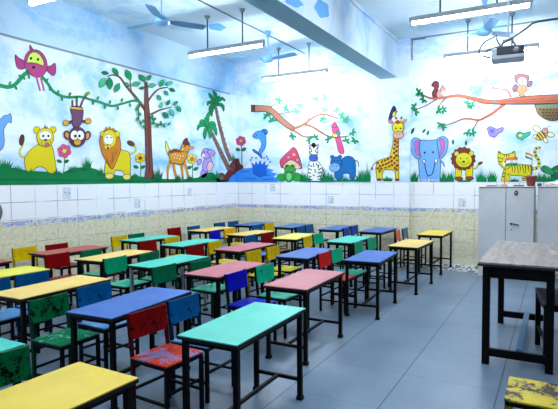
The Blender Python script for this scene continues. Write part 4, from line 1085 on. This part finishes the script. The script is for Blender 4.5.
# ---------------------------------------------------------------- teacher's table
M_wood = mat('worn_grey_wood', (168, 150, 140), rough=0.5)
t_ = NT(M_wood)
M_wood.node_tree.nodes['Principled BSDF'].inputs['Specular IOR Level'].default_value = 0.25
co = t_.coords()
a = t_.noise(t_.scalev(co, (9, 0.9, 1)), 2.6, 5, 0.7, 0.6)
b_ = t_.noise(t_.scalev(co, (1, 0.45, 1)), 9, 4, 0.7, 0.4)
c1 = t_.mix(t_.ramp(a, 0.3, 0.72), lin((158, 148, 140)), lin((112, 100, 92)))
c2 = t_.mix(t_.ramp(b_, 0.58, 0.75), c1, lin((178, 178, 174)))
t_.l(c2, t_.bsdf.inputs['Base Color'])
M_blk2 = mat('black_painted_wood', (7, 7, 9), rough=0.5, spec=0.12)
M_bluebar = mat('faded_blue_bar', (52, 112, 152), rough=0.45)
tt = thing('teacher_table', 'tall black table with worn greyish wooden top in front of the steel cabinets', 'table', (-0.275, 5.68, 0))
TX0, TX1, TY0, TY1, TZ = -0.605, 0.085, 4.87, 6.68, 0.955
bm = new_bm(); add_box(bm, ((TX0 + TX1) / 2 + 0.275, (TY0 + TY1) / 2 - 5.68, TZ - 0.008), (TX1 - TX0, TY1 - TY0, 0.016), bevel=0.003); tp = obj('tabletop', bm, M_wood, tt)
bm = new_bm(); add_box(bm, ((TX0 + TX1) / 2 + 0.275, (TY0 + TY1) / 2 - 5.68, TZ - 0.027), (TX1 - TX0 + 0.006, TY1 - TY0 + 0.006, 0.022), bevel=0.004); obj('edge_band', bm, mat('table_edge_dark_blue', (20, 26, 38), rough=0.4), tp)
bm = new_bm()
for s in (-1, 1):
    add_box(bm, (s * 0.26, 0, TZ - 0.096), (0.03, 1.5, 0.1)); add_box(bm, (0, s * 0.75, TZ - 0.096), (0.52, 0.03, 0.1))
obj('apron', bm, M_blk2, tt)
for sx in (-1, 1):
    for s in (-1, 1):
        bm = new_bm(); add_box(bm, (sx * 0.26, s * 0.75, (TZ - 0.046) / 2), (0.064, 0.064, TZ - 0.046), bevel=0.004); obj('leg', bm, M_blk2, tt)
for s in (-1, 1):
    bm = new_bm(); add_box(bm, (0, s * 0.75, 0.115), (0.47, 0.04, 0.07)); obj('end_stretcher', bm, M_blk2, tt)
bm = new_bm(); add_box(bm, (0.02, 0, 0.16), (0.055, 1.46, 0.02), bevel=0.003); o = obj('long_stretcher', bm, M_bluebar, tt); o['label'] = 'faded blue bar'
# stool under the table
st = thing('wooden_stool', 'dark stool with a dull grey seat tucked under the tall table', 'stool', (0.103, 5.48, 0), math.radians(8))
bm = new_bm(); add_box(bm, (0, 0, 0.575), (0.44, 0.66, 0.03), bevel=0.004); obj('seat', bm, mat('stool_seat_grey', (96, 92, 90), rough=0.5), st)
bm = new_bm()
for s in (-1, 1):
    add_box(bm, (s * 0.195, 0, 0.53), (0.03, 0.6, 0.06)); add_box(bm, (0, s * 0.305, 0.53), (0.4, 0.03, 0.06))
obj('apron', bm, M_blk2, st)
for sx in (-1, 1):
    for s in (-1, 1):
        bm = new_bm(); add_box(bm, (sx * 0.19, s * 0.3, 0.28), (0.048, 0.048, 0.56), bevel=0.003); obj('leg', bm, M_blk2, st)
for sx in (-1, 1):
    bm = new_bm(); add_box(bm, (sx * 0.19, 0, 0.2), (0.025, 0.56, 0.03)); obj('stretcher', bm, M_blk2, st)
# worn yellow chair in the lower right corner, its back outside the frame
ch = make_chair(0.155, 3.30, 180, 'yellow', 'worn yellow', Yw, 'worn yellow seat with dark bare patches in the lower right corner')

# ---------------------------------------------------------------- steel cabinets
M_steel = mat('cabinet_grey_paint', (184, 188, 194), rough=0.4)
t_ = NT(M_steel)
co = t_.coords()
n1 = t_.noise(co, 2.0, 4, 0.6)
sc_ = t_.noise(co, 26, 3, 0.6)
base = t_.mix(t_.ramp(n1, 0.35, 0.7), lin((204, 207, 209)), lin((188, 191, 194)))
t_.l(t_.mix(t_.ramp(sc_, 0.76, 0.79), base, lin((70, 70, 74))), t_.bsdf.inputs['Base Color'])
M_gap = mat('cabinet_dark_gap', (40, 42, 46), rough=0.6)
M_foot = mat('cabinet_foot_white', (206, 206, 200), rough=0.5)
def cabinet(x0, x1, label, full):
    t = thing('steel_cabinet', label, 'cabinet', ((x0 + x1) / 2, 9.7, 0), 0, 'steel cabinets by the back wall')
    w = x1 - x0
    bm = new_bm(); add_box(bm, (0, 0.01, 0.885), (w, 0.46, 1.41), bevel=0.006)
    add_box(bm, (0, -0.01, 1.585), (w + 0.008, 0.5, 0.014), bevel=0.003)
    obj('body', bm, M_steel, t)
    bm = new_bm(); add_box(bm, (0, -0.221, 0.885), (w - 0.02, 0.004, 1.38)); obj('door_gap', bm, M_gap, t)
    for s in (-1, 1):
        bm = new_bm(); add_box(bm, (s * (w / 4 - 0.004), -0.232, 0.885), (w / 2 - 0.016, 0.018, 1.365), bevel=0.004); dr = obj('door', bm, M_steel, t)
        if s == 1:
            bm = new_bm(); add_cyl(bm, (0.085, -0.24, 0.945), (0.085, -0.268, 0.945), 0.016); add_bar(bm, (0.07, -0.268, 0.957), (0.21, -0.268, 0.93), 0.02, 0.016); obj('handle', bm, mat('handle_chrome', (110, 116, 122), rough=0.25, metal=0.9), dr)
            bm = new_bm(); add_cyl(bm, (0.095, -0.24, 0.845), (0.095, -0.246, 0.845), 0.013); obj('keyhole', bm, mat('keyhole_steel', (120, 116, 108), rough=0.35, metal=0.6), dr)
            if full:
                bm = new_bm()
                bmesh.ops.create_uvsphere(bm, u_segments=20, v_segments=12, radius=1.0, matrix=Matrix.Translation((0.16, -0.243, 1.475)) @ Matrix.Diagonal((0.032, 0.006, 0.046, 1)))
                for f in bm.faces: f.smooth = True
                add_box(bm, (0.16, -0.246, 1.515), (0.02, 0.01, 0.026), bevel=0.003); add_box(bm, (0.16, -0.246, 1.446), (0.05, 0.01, 0.024), bevel=0.003)
                obj('emblem', bm, mat('emblem_bronze', (74, 56, 46), rough=0.5), dr)
                bm = new_bm(); add_box(bm, (0.157, -0.252, 1.482), (0.018, 0.004, 0.024), bevel=0.002); obj('emblem_face', bm, mat('emblem_pale', (190, 176, 160), rough=0.5), dr)
    for sx in (-1, 1):
        for s in (-1, 1):
            bm = new_bm()
            add_box(bm, (sx * (w / 2 - 0.05), s * 0.18, 0.09), (0.075, 0.075, 0.18), bevel=0.004); add_box(bm, (sx * (w / 2 - 0.05), s * 0.18, 0.012), (0.095, 0.095, 0.024), bevel=0.003)
            obj('foot', bm, M_foot, t)
    return t
cabinet(-1.178, -0.288, 'grey steel cabinet with lever handle and round emblem, left of the pair', True)
cabinet(-0.246, 0.640, 'grey steel cabinet at the right edge, next to the one with the emblem', False)

# ---------------------------------------------------------------- things on the cabinets
ZT = 1.592
CY = 9.62
pot = thing('flower_pot', 'small terracotta pot holding a little flag on the steel cabinet', 'pot', (-0.355, CY, ZT))
bm = new_bm(); add_lathe(bm, [(0.055, 0), (0.062, 0.02), (0.08, 0.13), (0.092, 0.135), (0.095, 0.175), (0.086, 0.178), (0.08, 0.15), (0.01, 0.148)], seg=28); obj('body', bm, mat('terracotta', (134, 58, 48), rough=0.6), pot)
bm = new_bm(); add_lathe(bm, [(0.01, 0.149), (0.078, 0.15), (0.078, 0.158), (0.01, 0.16)], seg=24); obj('soil', bm, mat('dark_soil', (44, 32, 28), rough=0.9), pot)
SAF, FWH, FGR = mat('flag_saffron', (226, 120, 56), rough=0.7), mat('flag_white', (236, 238, 238), rough=0.7), mat('flag_green', (34, 138, 84), rough=0.7)
M_pole = mat('flag_stick', (150, 104, 66), rough=0.6)
def flag(x, y, z, pole, w, h, droop, label, ang=0.0, base=False, tilt=0.0):
    t = thing('hand_flag', label, 'flag', (x, y, z), ang, 'small tricolour flags')
    bm = new_bm(); add_cyl(bm, (0, 0, 0), (tilt, 0, pole), 0.006, seg=10); obj('stick', bm, M_pole, t)
    bm = new_bm()
    nx, nz = 10, 6
    V = {}
    for side in (0, 1):
        for i in range(nx + 1):
            for j in range(nz + 1):
                u, v = i / nx, j / nz
                V[side, i, j] = bm.verts.new((tilt * (0.97 - (1 - v) * h / pole) + w * u, 0.012 * math.sin(u * 7) * u + 0.0015 * side, pole * 0.99 - h + h * v + droop * u + 0.006 * math.sin(u * 5)))
    for side in (0, 1):
        for i in range(nx):
            for j in range(nz):
                q = [V[side, i, j], V[side, i + 1, j], V[side, i + 1, j + 1], V[side, i, j + 1]]
                f = bm.faces.new(q if side == 0 else q[::-1])
                f.material_index = 2 - j // 2
    for i in range(nx):
        for j in (0, nz):
            bm.faces.new((V[0, i, j], V[0, i + 1, j], V[1, i + 1, j], V[1, i, j])).material_index = 2 if j == 0 else 0
    for j in range(nz):
        for i in (0, nx):
            bm.faces.new((V[0, i, j], V[0, i, j + 1], V[1, i, j + 1], V[1, i, j])).material_index = 2 - j // 2
    cl = obj('cloth', bm, [SAF, FWH, FGR], t)
    bm = new_bm()
    zc = pole * 0.99 - h / 2
    for k in range(24):
        a0, a1 = 2 * math.pi * k / 24, 2 * math.pi * (k + 1) / 24
        xc = tilt * 0.8 + w * 0.5
        yy = 0.012 * math.sin(3.5) * 0.5 - 0.004
        zz = zc + droop * 0.5 + 0.006 * math.sin(2.5)
        r0, r1 = h * 0.1, h * 0.135
        bm.faces.new([bm.verts.new((xc + r * math.cos(a), yy, zz + r * math.sin(a))) for r, a in ((r0, a0), (r1, a0), (r1, a1), (r0, a1))])
        if k % 2 == 0:
            bm.faces.new([bm.verts.new((xc + r * math.cos(a), yy, zz + r * math.sin(a))) for r, a in ((0.001, a0), (r0, a0 - 0.04), (r0, a0 + 0.04))])
    obj('wheel_emblem', bm, mat('flag_navy', (40, 60, 140), rough=0.7), cl)
    if base:
        bm = new_bm(); add_lathe(bm, [(0.05, 0), (0.055, 0.012), (0.04, 0.03), (0.012, 0.04), (0.01, 0.04)], seg=20); obj('stand', bm, mat('flag_stand_orange', (214, 120, 70), rough=0.5), t)
    return t
flag(-0.775, CY, ZT, 0.50, 0.19, 0.155, 0.02, 'tricolour flag of saffron, white and green on a stand on the cabinet', 0.0, True, 0.02)
flag(-0.345, CY, ZT + 0.15, 0.39, 0.105, 0.10, 0.06, 'little tricolour flag on a stick planted in the terracotta pot', math.radians(180), False, 0.0)
def slab(name, x, y, w, d, h, rgb, label, cat, rz=0.0, z=ZT):
    bm = new_bm(); add_box(bm, (0, 0, h / 2), (w, d, h), bevel=min(h * 0.3, 0.004))
    if h > 0.012:
        add_box(bm, (0.004, 0.0, h / 2), (w - 0.004, d - 0.012, h * 0.7), mi=0)
    o = obj(name, bm, mat('paint_%02x%02x%02x' % rgb, rgb, rough=0.6))
    o.location = (x, y, z); o.rotation_euler = (0, 0, rz)
    return tag(o, label, cat)
slab('notebook', -0.985, CY, 0.16, 0.12, 0.016, (30, 30, 36), 'thin black notebook at the left end of the cabinet top', 'notebook', 0.2)
slab('folded_cloth', -0.86, CY + 0.05, 0.09, 0.1, 0.03, (196, 190, 196), 'pale folded cloth beside the black notebook', 'cloth', -0.2)
slab('folder', -0.55, CY, 0.16, 0.16, 0.02, (110, 40, 70), 'maroon folder lying left of the terracotta pot', 'folder', 0.15)
slab('small_box', -0.225, CY - 0.02, 0.06, 0.06, 0.05, (58, 40, 92), 'small dark purple box right of the terracotta pot', 'box', 0.1)
bm = new_bm()
rr = random.Random(5)
bmesh.ops.create_icosphere(bm, subdivisions=3, radius=1.0, matrix=Matrix.Diagonal((0.16, 0.1, 0.05, 1)))
for v in bm.verts:
    v.co *= 1 + rr.uniform(-0.14, 0.14); v.co.z = max(v.co.z, -0.03)
o = obj('crumpled_paper', bm, mat('crumpled_paper', (222, 206, 204), rough=0.8)); o.location = (0.04, CY, ZT + 0.03)
tag(o, 'crumpled pale paper heap on the right cabinet below the turtle', 'paper')

# ---------------------------------------------------------------- projector
PX, PY, PZ = -0.55, 7.06, 3.29
M_pj = mat('projector_white', (176, 188, 200), rough=0.5, spec=0.3)
pj = thing('ceiling_projector', 'white projector with dark front hanging under the right tube lamps', 'projector', (PX, PY, PZ), math.radians(3))
bm = new_bm(); add_box(bm, (0, 0.0, 0.0), (0.38, 0.30, 0.145), bevel=0.018); obj('body', bm, M_pj, pj)
bm = new_bm(); add_box(bm, (0.03, -0.153, 0.025), (0.31, 0.016, 0.095), bevel=0.005); obj('front_panel', bm, mat('projector_dark_front', (24, 32, 50), rough=0.45, spec=0.25), pj)
bm = new_bm(); add_cyl(bm, (0.10, -0.155, 0.025), (0.10, -0.19, 0.025), 0.042, 0.038, seg=24); ln = obj('lens', bm, mat('lens_ring', (60, 70, 88), rough=0.4), pj)
bm = new_bm(); add_cyl(bm, (0.10, -0.186, 0.025), (0.10, -0.193, 0.025), 0.028, seg=24); obj('lens_glass', bm, mat('lens_glass', (16, 22, 36), rough=0.1), ln)
bm = new_bm()
add_box(bm, (0, 0.03, 0.10), (0.26, 0.2, 0.012), bevel=0.003)
for sx in (-1, 1):
    for s in (-1, 1):
        add_bar(bm, (sx * 0.11, 0.03 + s * 0.08, 0.08), (sx * 0.05, 0.03 + s * 0.03, 0.19), 0.012)
add_box(bm, (0, 0.03, 0.195), (0.13, 0.09, 0.012), bevel=0.003)
obj('bracket', bm, mat('bracket_grey', (84, 96, 110), rough=0.4), pj)
bm = new_bm(); add_cyl(bm, (0, 0.03, 0.19), (0, 0.03, CEIL - PZ), 0.013, seg=10); obj('drop_pole', bm, mat('pole_pale', (206, 218, 230), rough=0.4), pj)
M_cable = mat('black_cable', (22, 24, 30), rough=0.5)
bm = new_bm(); add_tube(bm, curve_pts([at_y(*p) for p in ((500.5, 45, 7.04), (502.5, 43.6, 7.04), (506, 41.5, 7.0), (513, 37.5, 7.02), (521, 32, 7.05), (528, 27, 7.1), (534, 22.8, 7.1), (546, 20.6, 7.1), (560, 18.6, 7.1), (600, 14, 7.1))], 6), 0.011)
tag(obj('power_cable', bm, M_cable), 'black cable sweeping from the projector up to the right edge', 'cable', 'projector cables')
bm = new_bm(); add_tube(bm, curve_pts([at_y(*p) for p in ((486, 57, 7.12), (479.4, 54, 7.1), (480.4, 48, 7.1), (485, 42, 7.05), (492, 38.2, 7.0), (496.4, 35.6, 7.0), (497, 40, 7.0), (500, 45.4, 7.0))], 6), 0.009)
tag(obj('signal_cable', bm, M_cable), 'thin black cable looping at the left side of the projector', 'cable', 'projector cables')
bm = new_bm(); add_tube(bm, curve_pts([at_y(*p) for p in ((490, 58, 7.0), (485, 56, 6.98), (485.4, 52.6, 6.97), (490, 49.4, 6.96), (497, 47.0, 6.95), (503, 45.6, 6.95))], 6), 0.008)
tag(obj('signal_cable', bm, M_cable), 'short black cable curling over the top of the projector', 'cable', 'projector cables')
